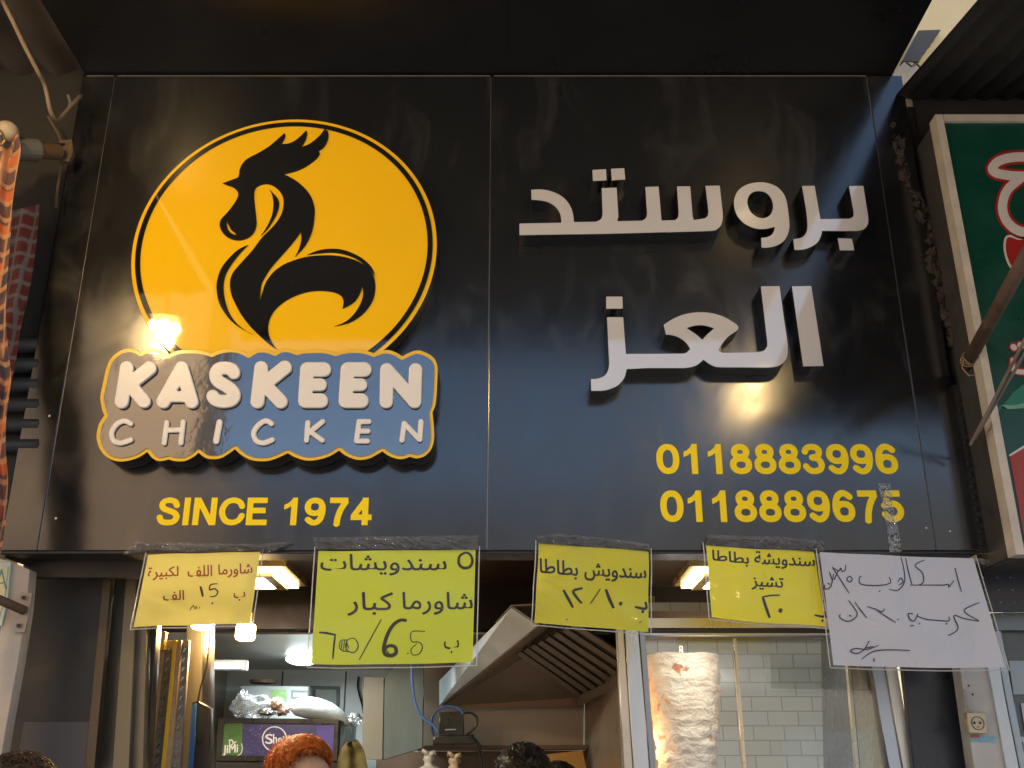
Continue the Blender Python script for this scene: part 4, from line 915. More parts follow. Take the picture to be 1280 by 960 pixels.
def Zf(*p): return zz(260, 820, 6.4, *p)
def flat_text(txt, b4, Y, mat, parent, bold=0):
    q = Note([(0, 0), (1, 0), (1, 1), (0, 1)], Y, 0, 0); q.at = lambda px, py, lift=0: P(px, py, Y-lift*.4)
    return q.text(txt, b4, mat, parent, bold, 'lettering')
flat_text('Dr', Zf((168,668),(225,668),(225,715),(168,715)), HY-.0006, WHP, hp, .5)
flat_text('JiMi', Zf((122,712),(238,705),(236,788),(115,798)), HY-.0006, WHP, hp, .7)
ring = catmull(Zf((268,700),(274,740),(262,780),(232,798)), False, 6)
obj('ring', standing([wl(l, HY-.0008) for l in outline([('s', ring, 1.0)], 0, .3)], HY-.0008, .0006), WHP, hp)
ring = [Zf((532+96*math.cos(a), 664+98*math.sin(a)))[0] for a in [math.pi*(.5+k/24*1.55) for k in range(25)]]
obj('ring', standing([wl(l, HY-.0008) for l in outline([('s', ring, 1.5)], 0, .3)], HY-.0008, .0006), WHP, hp)
flat_text('S', Zf((458,625),(515,622),(515,700),(458,700)), HY-.0006, WHP, hp, .6)
flat_text('hei', Zf((520,622),(608,640),(608,694),(520,698)), HY-.0006, WHP, hp, .5)
bm = bm_()
for k in range(46):
    x, y = random.uniform(305, 394), random.uniform(906, 944)
    p = P(x, y, HY); r = random.uniform(.0012, .0035); add_ell(bm, (p.x, HY, p.z), r, .0006, r, 6, 4)
obj('print_droplet', bm, M('droplet', (.26, .26, .42), .3), hp)
slab('door_top', [(270,953),(421,953),(420,1100),(268,1100)], FYd-.012, .03, M('fridge_door', (.03, .03, .032), .2), t, .003)
PLAS = clear_mat('bag_plastic', tint=(.9, .9, .88), gloss=.08, rough=.16, bump=.6, bscale=22, haze=.18)
def blob(name, cpx, rx, rz, Y, mat, parent, jit=.5, js=3, ry=None):
    p = P(*cpx, Y); bm = bm_(); k = P(cpx[0]+1, cpx[1], Y).x-p.x
    add_ell(bm, p, rx*k, (ry or min(rx, rz)*1.2)*k, rz*k, 36, 24, jit, js); return obj(name, bm, mat, parent, True)
zf = zt_-.01
t = thing('plastic_bag', P(322, 895, 2.95), 'crumpled clear plastic bag of bread lying on the fridge', 'plastic bag')
blob('bag', (318, 884), 27, 14, 2.95, PLAS, t, .45, 2.2); blob('bag_fold', (303, 880), 8, 16, 2.92, PLAS, t, .5, 2)
blob('bread', (346, 880), 8, 7, 2.9, M('bread', (.52, .38, .26), .8, var=.2, scale=40), t, .3, 3); blob('bread', (352, 888), 10, 6, 2.92, M('pinkish_pack', (.45, .27, .23), .6, var=.3, scale=40), t, .5, 3)
blob('can', (334, 890), 12, 4, 2.88, M('foil_tray', (.5, .5, .5), .2, .9, bump=.8, bscale=40), t, .4, 4)
t = thing('plastic_bag', P(395, 895, 3.0), 'long white stuffed bag tapering to the right on the fridge', 'plastic bag')
p0 = P(368, 886, 3.0); pts = [P(x, y, 3.0) for x, y in ((362,884),(370,884),(382,884),(396,886),(410,890),(422,896),(431,902),(437,904))]
kk = P(101, 880, 3.0).x-P(100, 880, 3.0).x
obj('bag', tube(pts, [3*kk, 10*kk, 13*kk, 13*kk, 12*kk, 10*kk, 7*kk, 2.5*kk], 20), M('white_bag', (.38, .39, .38), .45, var=.08, scale=20, bump=.5, bscale=25), t, True)
blob('bag_neck', (444, 899), 8, 7, 3.0, PLAS, t, .6, 2.2)
t = thing('carton', P(345, 895, 3.3), 'pale flat carton standing on the fridge behind the bags', 'box')
slab('body', [(300,857),(385,858),(385,900),(300,900)], 3.3, .25, M('carton_grey', (.22, .22, .205), .6, var=.06), t, .004)
slab('green_print', [(339,862),(358,862),(358,876),(339,876)], 3.296, .003, M('print_green', (.14, .22, .08), .6, var=.4, scale=60), t)
slab('label_frame', [[(364,863),(385,863),(385,873),(364,873)], [(366,865),(384,865),(384,871.5),(366,871.5)]], 3.296, .003, M('print_dark', (.1, .1, .1), .6), t)
t = thing('round_tray', P(330, 855, 3.35), 'brown round tray lying on the pale carton', 'tray')
p = P(329, 853, 3.42); obj('tray', tube([(p.x, p.y, p.z-.006), (p.x, p.y, p.z+.012)], [.075, .085], 24), M('tray_brown', (.12, .07, .04), .5), t)
t = thing('picture_frame', P(405, 880, 3.83), 'dark framed notice hung on the rear wall', 'frame')
slab('frame', [[(388,857),(424,858),(423,886),(388,886)], [(391.5,861),(420.5,861.5),(420,886),(391.5,886)]], 3.82, .025, M('frame_dark', (.09, .10, .09), .5), t)
slab('sheet', [(391,860.5),(421,861),(421,885),(391,885)], 3.835, .008, M('sheet_pale', (.42, .45, .42), .6), t)
t = thing('wall_wire', P(450, 880, 3.84), 'black wire drooping down the pale rear wall', 'wire')
obj('wire', tube([P(448, 846, 3.83), P(447, 858, 3.82), P(449, 868, 3.82), P(453, 882, 3.82), P(455, 895, 3.82)], .006, 6), BLACK, t)
t = thing('tall_cabinet', P(490, 950, 2.6), 'pale grey steel cabinet left of the cooker hood', 'cabinet')
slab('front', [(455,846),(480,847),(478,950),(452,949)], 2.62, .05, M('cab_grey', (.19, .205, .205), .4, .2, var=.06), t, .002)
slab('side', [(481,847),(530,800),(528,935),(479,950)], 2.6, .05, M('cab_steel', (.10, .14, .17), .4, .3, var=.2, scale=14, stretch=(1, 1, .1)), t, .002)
t = thing('olive_jacket', P(440, 985, 1.9), 'olive green jacket hanging below the grey cabinet', 'jacket')
jl = [(426,936),(422,950),(419,970),(417,990)]; jr = [(447,925),(455,938),(460,962),(464,990)]
obj('jacket', cloth(catmull([(431,929)]+jl, False, 4), catmull([(444,925)]+jr, False, 4), 2.1, .010, 1.7, .7), M('olive_cloth', (.075, .066, .028), .95, var=.3, scale=9, bump=.7, bscale=14, spec=.15), t, True)

# ------------------------------------------------------------------ brown tiled cooking bay and extractor hood
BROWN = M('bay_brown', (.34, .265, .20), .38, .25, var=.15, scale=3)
t = thing('cooking_bay', P(650, 990, 3.2), 'brown lined cooking bay beneath the hood', 'cooking bay')
slab('rear_panel', [(529,770),(732,770),(729,932),(527,932)], 3.2, .04, BROWN, t)
bm = bm_(); a0, a1, b1, b0 = P(731, 745, 3.19), P(731, 990, 3.19), P(806, 990, 1.3), P(806, 745, 1.3)
v = [bm.verts.new(q) for q in (a0, a1, b1, b0)]; bm.faces.new(v); r = bmesh.ops.extrude_face_region(bm, geom=bm.faces[:]); bmesh.ops.translate(bm, verts=[q for q in r['geom'] if isinstance(q, bmesh.types.BMVert)], vec=(.04, 0, 0)); bmesh.ops.recalc_face_normals(bm, faces=bm.faces)
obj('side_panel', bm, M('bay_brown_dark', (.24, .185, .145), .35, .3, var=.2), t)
slab('shelf', [(527,932),(735,931),(735,936),(520,938)], 3.0, .2, M('shelf_brown', (.12, .07, .045), .5), t)
slab('lower_panel', [(470,940),(735,938),(735,1010),(470,1010)], 3.25, .04, M('lower_brown', (.12, .075, .05), .5, var=.3), t)
slab('amber_jar_shelf', [(672,944),(728,938),(742,1000),(672,1000)], 2.9, .05, M('amber', (.40, .20, .045), .4, var=.3, scale=10), t)
hood = thing('extractor_hood', P(640, 880, 2.4), 'stainless extractor hood with slanted baffle filters', 'extractor hood')
# corners: near (Y=1.35) and far (Y=3.05) lower rim
def mesh_faces(name, quads, mat, parent, th=.012):
    bm = bm_()
    for q in quads:
        v = [bm.verts.new(Vector(p)) for p in q]; f = bm.faces.new(v); f.normal_update(); nn = f.normal.copy()
        r = bmesh.ops.extrude_face_region(bm, geom=[f]); bmesh.ops.translate(bm, verts=[x for x in r['geom'] if isinstance(x, bmesh.types.BMVert)], vec=nn*th)
    bmesh.ops.recalc_face_normals(bm, faces=bm.faces)
    return obj(name, bm, mat, parent)
yn, yf = 1.35, 3.05
mesh_faces('side_skirt', [[P(639, 760, yn), P(671, 782, yn), P(549, 882, yf), P(549, 851, yf)]], M('hood_steel', (.80, .84, .88), .42, .8, var=.05, scale=3), hood)
HBR = M('hood_inside', (.25, .20, .165), .4, .3, var=.2, scale=6)
mesh_faces('rear_slope', [[P(552, 883, yf), P(730, 872, yf), P(690, 800, 2.6), P(655, 800, 2.3)]], HBR, hood, .006)
mesh_faces('inner_slope', [[P(552, 882, yf), P(672, 783, yn), P(700, 775, 1.9), P(660, 805, 2.5)]], HBR, hood, .006)
slab('rear_rim', [(558,873),(730,869),(730,883),(553,885)], yf-.01, .02, M('rim_brown', (.17, .10, .065), .35, .5), hood)
mesh_faces('filter_bed', [[P(640, 807, 2.72), P(731, 872, 3.06), P(808, 840, 1.95), P(690, 768, 1.65)]], M('filter_dark', (.05, .042, .035), .4, .6), hood, .005)
bm = bm_()
for k in range(8):
    f = k/7; a = P(648, 811, 2.5).lerp(P(715, 775, 1.55), f)-Vector((0, 0, .014)); b = P(731, 869, 2.86).lerp(P(805, 833, 1.75), f)-Vector((0, 0, .014))
    add_tube(bm, [a, b], .017, 4)
obj('baffle', bm, M('baffle_steel', (.24, .215, .18), .42, .6, var=.05, scale=3), hood)
mesh_faces('gutter', [[P(727, 870, 2.84), P(727, 881, 2.84), P(808, 845, 1.7), P(808, 834, 1.7)]], HBR, hood, .02)
mesh_faces('top', [[P(639, 758, yn), P(780, 750, yn), P(760, 780, 2.9), P(600, 800, yf)]], HBR, hood, .006)
# wifi router with its cables on the bay shelf
t = thing('wifi_router', P(565, 932, 2.7), 'black upright router on a small shelf with looping cables', 'router')
RB_ = M('router_black', (.012, .012, .013), .3)
slab('body', [(549,890),(579,889),(580,920),(549,921)], 2.7, .05, RB_, t, .004)
slab('status_label', [[(555,921.5),(573,920.5),(573,923),(555,924)], [(556,911.5),(570,911),(570,912.5),(556,913)]], 2.699, .003, M('label_grey', (.4, .4, .42), .5), t)
slab('base', [(542,920),(592,918),(594,930),(541,931)], 2.66, .12, RB_, t, .006)
BLUE = M('blue_cable', (.06, .14, .42), .4)
obj('cable', tube([P(x, y, 2.5) for x, y in catmull([(516,790),(515,835),(516,860),(521,885),(530,898),(542,907),(548,915)], False, 5)], .007, 8), BLUE, t, True)
obj('cable', tube([P(x, y, 2.69) for x, y in catmull([(545,925),(540,912),(541,896),(550,886),(562,883),(574,886),(579,893)], False, 5)], .006, 8), BLUE, t, True)
obj('cable', tube([P(x, y, 2.69) for x, y in catmull([(579,892),(588,891),(596,897),(595,907),(588,915),(582,918)], False, 5)], .006, 8), RB_, t, True)
obj('cable', tube([P(x, y, 2.62) for x, y in catmull([(585,920),(593,926),(598,938),(602,955),(604,985)], False, 5)], .006, 8), RB_, t, True)
obj('cable', tube([P(x, y, 2.62) for x, y in catmull([(588,920),(597,927),(602,940),(606,957),(609,985)], False, 5)], .005, 8), RB_, t, True)
# knotted bags below the shelf
def knot_bag(label, x, y, col):
    t_ = thing('knotted_bag', P(x, y+30, 2.55), label, 'plastic bag', 'knotted bags below the router shelf'); m_ = M('bag_%d' % x, col, .4, var=.1, scale=20, bump=.5, bscale=30)
    prof = [(-5, 3), (-3, 6), (1, 6.5), (5, 5), (9, 6), (12, 11), (16, 18), (21, 23), (30, 25), (45, 24), (58, 16), (62, 4)]
    kk = P(x+1, y, 2.55).x-P(x, y, 2.55).x; bm = bm_(); rings = []
    for (dy, r) in prof:
        c = P(x, y+dy, 2.55); rings.append([bm.verts.new((c.x+r*kk*math.cos(a)*(1+.5*mnoise.noise(Vector((math.cos(a)*2.5, math.sin(a)*2.5, dy*.25+x)))), c.y+r*kk*.7*math.sin(a), c.z+kk*1.2*mnoise.noise(Vector((a, dy, x))))) for a in [2*math.pi*q/22 for q in range(22)]])
    for i in range(len(rings)-1):
        for q in range(22): bm.faces.new((rings[i][q], rings[i][(q+1) % 22], rings[i+1][(q+1) % 22], rings[i+1][q]))
    bm.faces.new(rings[0]); bm.faces.new(rings[-1]); bmesh.ops.recalc_face_normals(bm, faces=bm.faces)
    obj('bag', bm, m_, t_, True)
    bm = bm_(); c = P(x, y-2, 2.55)
    for sx, hh in ((-1, 9), (1, 7)):
        add_tube(bm, [c, c+Vector((sx*3*kk, -.01, hh*.5*kk)), c+Vector((sx*7*kk, -.015, hh*.8*kk)), c+Vector((sx*9*kk, 0, hh*.3*kk))], [3*kk, 3.4*kk, 2.6*kk, .6*kk], 8)
    obj('knot', bm, m_, t_, True)
knot_bag('white knotted plastic bag below the router', 536, 948, (.38, .38, .38))
knot_bag('beige knotted plastic bag right of the white one', 568, 951, (.36, .28, .21))

# ------------------------------------------------------------------ doner cabinet with its glass, spit of meat, tiles
DY = .30
t = thing('doner_cabinet', P(950, 990, DY), 'aluminium framed glass cabinet around the meat spit', 'display cabinet')
cab = t
slab('post', [(771,780),(779,780),(793,990),(782,990)], DY, .05, M('warm_alu', (.60, .52, .42), .35, .8, var=.1), t, .001)
slab('post', [(780,775),(797,775),(814,990),(794,990)], DY-.012, .05, ALU, t, .002)
slab('post', [(798,775),(805,775),(822,990),(815,990)], DY-.004, .04, M('alu_dark', (.30, .32, .34), .35, .9, var=.1), t, .001)
slab('top_rail', [(806,772),(1080,772),(1082,785),(806,785)], DY-.01, .05, M('rail_alu', (.66, .56, .38), .3, .85, var=.15, scale=12), t, .002)
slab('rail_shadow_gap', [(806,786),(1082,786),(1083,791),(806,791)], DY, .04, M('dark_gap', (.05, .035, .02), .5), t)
slab('bottom_trim', [(806,791.5),(1083,791.5),(1083,794),(806,794)], DY-.006, .03, ALU, t)
slab('post', [(1082,790),(1098,790),(1133,990),(1117,990)], DY-.01, .05, M('alu_blue', (.40, .44, .50), .35, .9, var=.1), t, .002)
slab('post', [(1099.5,790),(1114,790),(1148,990),(1134.5,990)], DY-.02, .06, M('alu_pale', (.62, .60, .55), .4, .8, var=.1), t, .002)
slab('door_edge', [(917,798),(920.5,798),(936,990),(931,990)], DY-.002, .02, M('edge_pale', (.65, .58, .42), .3, .6), t, .001)
slab('door_edge', [(1056,795),(1060,795),(1077,990),(1072,990)], DY+.02, .02, M('edge_pale', (.65, .58, .42)), t, .001)
GLASS = clear_mat('cabinet_glass', tint=(.93, .95, .94), gloss=.05, rough=.02)
slab('glass_pane', [(806,794),(1082,794),(1116,990),(823,990)], DY+.008, .004, GLASS, t)
sidep = mesh_faces('inner_side', [[P(1056, 794, .36), P(1074, 990, .36), P(1030, 990, .95), P(1026, 794, .95)]], M('inner_dark', (.03, .034, .04), .3, .3), t, .01)
mesh_faces('steel_lining', [[P(1061, 794, .34), P(1098, 794, .34), P(1132, 990, .34), P(1078, 990, .36)]], M('lining', (.42, .36, .26), .3, .8, var=.25, scale=10, stretch=(1, 1, .1)), t, .004)
slab('cabinet_top', [(806,764),(1082,764),(1082,771),(806,771)], .5, .6, WOOD, t)
lz = P(900, 778, .42).z; obj('added_tube', tube([(P(830, 778, .42).x, .42, lz), (P(1040, 778, .42).x, .42, lz)], .008, 8), emis('added_tube_glow', (1, .95, .85), 4), t)  # added tube, out of view behind the rail, brightens the meat
lamp('added_cabinet_light', (P(930, 778, .42).x, .42, lz-.015), (1, .94, .84), .95, (.6, .03), t, 'AREA').rotation_euler = (R(28), 0, 0)
# tiled wall behind the spit
m = bpy.data.materials.new('white_tile'); m.use_nodes = True; n = m.node_tree; b = n.nodes['Principled BSDF']; b.inputs['Roughness'].default_value = .18
br = n.nodes.new('ShaderNodeTexBrick'); tc = n.nodes.new('ShaderNodeTexCoord'); mp = n.nodes.new('ShaderNodeMapping'); mp.inputs['Rotation'].default_value = (R(90), 0, 0)
n.links.new(tc.outputs['Object'], mp.inputs[0]); n.links.new(mp.outputs[0], br.inputs['Vector'])
br.inputs['Scale'].default_value = 1; br.inputs['Brick Width'].default_value = .118; br.inputs['Row Height'].default_value = .054; br.inputs['Mortar Size'].default_value = .0022
br.inputs['Color1'].default_value = (.60, .70, .76, 1); br.inputs['Color2'].default_value = (.54, .63, .70, 1); br.inputs['Mortar'].default_value = (.34, .36, .37, 1)
n.links.new(br.outputs['Color'], b.inputs['Base Color'])
x0, x1 = P(800, 900, 1.25).x, P(1120, 900, 1.25).x
tag(obj('tiled_wall', box(x0, x1, 1.25, 1.3, .14, 2.34), m), 'white tiled wall behind the meat spit', 'wall')
# meat
m = bpy.data.materials.new('doner_meat'); m.use_nodes = True; n = m.node_tree; b = n.nodes['Principled BSDF']
tc = n.nodes.new('ShaderNodeTexCoord'); mp = n.nodes.new('ShaderNodeMapping'); mp.inputs['Scale'].default_value = (1, 1, 4.5); n.links.new(tc.outputs['Object'], mp.inputs[0])
ns = n.nodes.new('ShaderNodeTexNoise'); ns.inputs['Scale'].default_value = 11; ns.inputs['Detail'].default_value = 8; n.links.new(tc.outputs['Object'], ns.inputs['Vector'])
cr = n.nodes.new('ShaderNodeValToRGB'); e = cr.color_ramp.elements; e[0].position = .3; e[0].color = (.70, .50, .36, 1); e[1].position = .65; e[1].color = (.90, .79, .66, 1)
n.links.new(ns.outputs[0], cr.inputs[0])
wv = n.nodes.new('ShaderNodeTexWave'); wv.bands_direction = 'Z'; wv.inputs['Scale'].default_value = 13; wv.inputs['Distortion'].default_value = 16; wv.inputs['Detail'].default_value = 4; wv.inputs['Detail Scale'].default_value = 1.6; wv.inputs['Detail Roughness'].default_value = .6
n.links.new(tc.outputs['Object'], wv.inputs['Vector'])
mr = n.nodes.new('ShaderNodeMapRange'); mr.inputs['From Min'].default_value = .0; mr.inputs['From Max'].default_value = .15
nk_ = n.nodes.new('ShaderNodeTexNoise'); nk_.inputs['Scale'].default_value = 9; nk_.inputs['Detail'].default_value = 3; n.links.new(tc.outputs['Object'], nk_.inputs['Vector'])
mk_ = n.nodes.new('ShaderNodeMapRange'); mk_.inputs['From Min'].default_value = .40; mk_.inputs['From Max'].default_value = .62; mk_.inputs['To Max'].default_value = .3; n.links.new(nk_.outputs[0], mk_.inputs[0])
ad_ = n.nodes.new('ShaderNodeMath'); ad_.operation = 'ADD'; n.links.new(wv.outputs['Fac'], ad_.inputs[0]); n.links.new(mk_.outputs[0], ad_.inputs[1]); n.links.new(ad_.outputs[0], mr.inputs[0])
mx = n.nodes.new('ShaderNodeMix'); mx.data_type = 'RGBA'; mx.inputs[6].default_value = (.42, .235, .15, 1); n.links.new(mr.outputs[0], mx.inputs[0]); n.links.new(cr.outputs[0], mx.inputs[7])
n3_ = n.nodes.new('ShaderNodeTexNoise'); n3_.inputs['Scale'].default_value = 17; n3_.inputs['Detail'].default_value = 3; n.links.new(tc.outputs['Object'], n3_.inputs['Vector'])
m3_ = n.nodes.new('ShaderNodeMapRange'); m3_.inputs['From Min'].default_value = .66; m3_.inputs['From Max'].default_value = .73; n.links.new(n3_.outputs[0], m3_.inputs[0])
mx2 = n.nodes.new('ShaderNodeMix'); mx2.data_type = 'RGBA'; n.links.new(m3_.outputs[0], mx2.inputs[0]); n.links.new(mx.outputs[2], mx2.inputs[6]); mx2.inputs[7].default_value = (.48, .17, .06, 1)
n.links.new(mx2.outputs[2], b.inputs['Base Color']); b.inputs['Roughness'].default_value = .5
bp = n.nodes.new('ShaderNodeBump'); bp.inputs['Strength'].default_value = .35; bp.inputs['Distance'].default_value = .008; n.links.new(wv.outputs['Fac'], bp.inputs['Height']); n.links.new(bp.outputs[0], b.inputs['Normal'])
MY = .78
t = thing('meat_spit', P(855, 990, MY), 'pale layered cone of meat on the vertical spit', 'meat spit')
pt_, pb_ = P(848, 822, MY), P(864, 990, MY); cxm = pt_.x+.012
rT = P(897, 830, MY).x-P(801, 830, MY).x; rT /= 2; bm = bm_(); rings = []; NA, NZ = 72, 150
for j in range(NZ+1):
    v = j/NZ; z = pt_.z-v*.95; r0 = rT*(1-.38*min(1, v/.55)) if v < .55 else rT*.62*(1-.3*(v-.55)); lay = int(v*46)
    row = []
    for k in range(NA):
        a = 2*math.pi*k/NA; d = Vector((math.cos(a), math.sin(a), 0))
        w1 = mnoise.noise(Vector((d.x*1.6, d.y*1.6, lay*.83)))*.006; w2 = mnoise.noise(Vector((d.x*5, d.y*5, v*40)))*.005
        zo = .012*mnoise.noise(Vector((d.x*2.5, d.y*2.5, 9)))
        groove = -.0015*max(0, 1-abs(((v*46+.5*mnoise.noise(Vector((d.x*3, d.y*3, v*8)))) % 1)-.5)*6)
        row.append(bm.verts.new((cxm+d.x*(r0+w1+w2+groove), MY+d.y*(r0+w1+w2+groove), z+zo)))
    rings.append(row)
for j in range(NZ):
    for k in range(NA): bm.faces.new((rings[j][k], rings[j+1][k], rings[j+1][(k+1) % NA], rings[j][(k+1) % NA]))
bm.faces.new(rings[0]); bm.faces.new(rings[-1]); bmesh.ops.recalc_face_normals(bm, faces=bm.faces)
obj('meat', bm, m, t, True)
bx = cxm-.190
obj('burner', box(bx-.03, bx-.005, MY-.05, MY+.09, pt_.z-.95, pt_.z-.05, .004), STEEL, t)
obj('burner_glow', box(bx-.0045, bx-.002, MY-.04, MY+.08, pt_.z-.93, pt_.z-.07), emis('burner_glow', (1, .45, .14), 1.5), t)
lamp('burner_light', (bx+.03, MY-.02, pt_.z-.3), (1, .6, .3), .5, .06, t)
obj('rod', tube([(cxm, MY, pt_.z-.98), (cxm, MY, pt_.z+.04)], .008, 10), STEEL, t)

# ------------------------------------------------------------------ right of the cabinet: black board, socket wall, window
t = thing('black_board', P(1165, 990, .24), 'plain blue black board below the white notice', 'panel')
slab('board', [(1114,700),(1190,700),(1200,835),(1222,990),(1146,990)], .25, .03, M('navy_black', (.018, .022, .032), .3, var=.35, scale=4), t, .002)
t = thing('dotted_panel', P(1255, 765, .1), 'navy panel with small pale dots under the green sign', 'panel')
slab('panel', [(1180,702),(1400,702),(1400,764),(1196,764)], .10, .02, M('navy_black', (.018, .022, .032)), t)
bm = bm_()
for i in range(4):
    for j in range(4):
        p = P(1212+i*17+j*2.5, 722+j*15.5, .1); add_ell(bm, (p.x, .099, p.z), .0022, .001, .0022, 6, 4)
obj('dot', bm, M('pale_dot', (.3, .32, .36), .4), t)
t = thing('socket_wall', P(1225, 990, .16), 'dirty white plastered strip of wall carrying the socket', 'wall')
slab('strip', [(1190,766),(1224,766),(1240,850),(1262,990),(1222,990),(1200,835)], .16, .06, M('dirty_white', (.46, .45, .42), .75, var=.16, scale=16, bump=.25, bscale=50), t, .002)
slab('old_sticker', [(1212,917),(1246,921),(1245,929),(1214,927)], .158, .0015, M('sticker_blue', (.20, .38, .45), .6, var=.4, scale=50), t)
slab('old_sticker', [(1213,918),(1224,919),(1225,922),(1214,922)], .1565, .0012, M('sticker_red', (.45, .12, .08), .6, var=.3, scale=50), t)
for a, b in ((1211, 857), (1216, 868)):
    p = P(a, b, .159); bm = bm_(); add_ell(bm, p, .003, .0015, .003, 8, 6); obj('nail_hole', bm, BLACK, t)
t = thing('wall_socket', P(1221, 917, .15), 'cream two pin wall socket with a short cable above', 'socket')
SOC = M('socket_cream', (.52, .44, .29), .4, var=.06)
slab('plate', [(1208.5,890.5),(1232.5,890.5),(1235,917),(1212,916)], .128, .03, SOC, t, .004)
c = P(1222.5, 904, .126); rr = .0185
def ringc(c, r, n=32): return [(c.x+r*math.cos(2*math.pi*k/n), c.z+r*math.sin(2*math.pi*k/n)) for k in range(n)]
obj('rim', standing([ringc(c, rr), ringc(c, rr-.002)], .1255, .003), M('socket_shadow', (.12, .09, .06), .6), t)
for a, b in ((1218.2, 903.5), (1225.4, 903.5)):
    p = P(a, b, .126); obj('pin_hole', tube([(p.x, .1272, p.z), (p.x, .1262, p.z)], .0038, 12), BLACK, t)
p = P(1223, 908.5, .126); obj('screw', tube([(p.x, .1272, p.z), (p.x, .126, p.z)], .003, 10), M('brass_screw', (.3, .22, .1), .4, .6), t)
obj('cable', tube([P(1203, 862, .15), P(1208, 873, .148), P(1212, 882, .146), P(1214, 891, .144)], .005, 8), M('white_cable', (.40, .38, .34), .5), t, True)
t = thing('shop_window', P(1270, 990, .2), 'pale aluminium window with stuck papers at the right edge', 'window')
FR = M('pale_frame', (.50, .55, .57), .4, .3, var=.06)
slab('frame', [(1222,780),(1240,780),(1256,870),(1280,990),(1263,990),(1240,860)], .15, .05, FR, t, .003)
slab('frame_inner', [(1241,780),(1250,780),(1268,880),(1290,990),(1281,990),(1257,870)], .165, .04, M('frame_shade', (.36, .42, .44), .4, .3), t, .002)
slab('head_rail', [(1241,766),(1400,766),(1400,788),(1244,788)], .155, .05, M('rail_grey', (.16, .19, .21), .4, .3), t, .002)
slab('pane', [(1250,788),(1400,788),(1400,990),(1290,990)], .185, .006, M('window_dark', (.10, .12, .13), .12, var=.3, scale=3), t)
t2_ = thing('window_poster', P(1266, 912, .17), 'blue poster with a white stroke in the right window', 'poster')
slab('sheet', [(1248,879),(1269,879),(1275,915),(1255,914)], .178, .0015, M('poster_blue', (.05, .25, .42), .45, var=.1), t2_)
obj('stroke', standing([wl(l, .1775) for l in outline([('s', catmull([(1261,888),(1267,890),(1266,898),(1258,906),(1256,912)], False, 6), 1.5)], 0, .3)], .1775, .001), M('poster_white', (.6, .65, .68), .5), t2_)
t3_ = thing('window_poster', P(1270, 868, .17), 'grey blank sheet in the upper right window pane', 'poster')
slab('sheet', [(1261,826),(1300,826),(1300,868),(1267,868)], .178, .0015, M('poster_grey', (.34, .40, .41), .5), t3_)
t4_ = thing('window_poster', P(1270, 955, .17), 'white card with a dark blue picture in the lower right window', 'poster')
slab('sheet', [(1257,921),(1310,921),(1320,990),(1268,990)], .178, .0015, M('card_white', (.52, .54, .58), .5), t4_)
slab('picture', [(1262,927),(1279,927),(1281,941),(1276,938),(1271,942),(1266,945)], .1768, .0008, M('card_blue', (.04, .08, .28), .5), t4_)
slab('white_band', [(1276,879),(1300,879),(1300,915),(1282,915)], .178, .0015, M('poster_pale', (.45, .50, .52), .5), t2_)

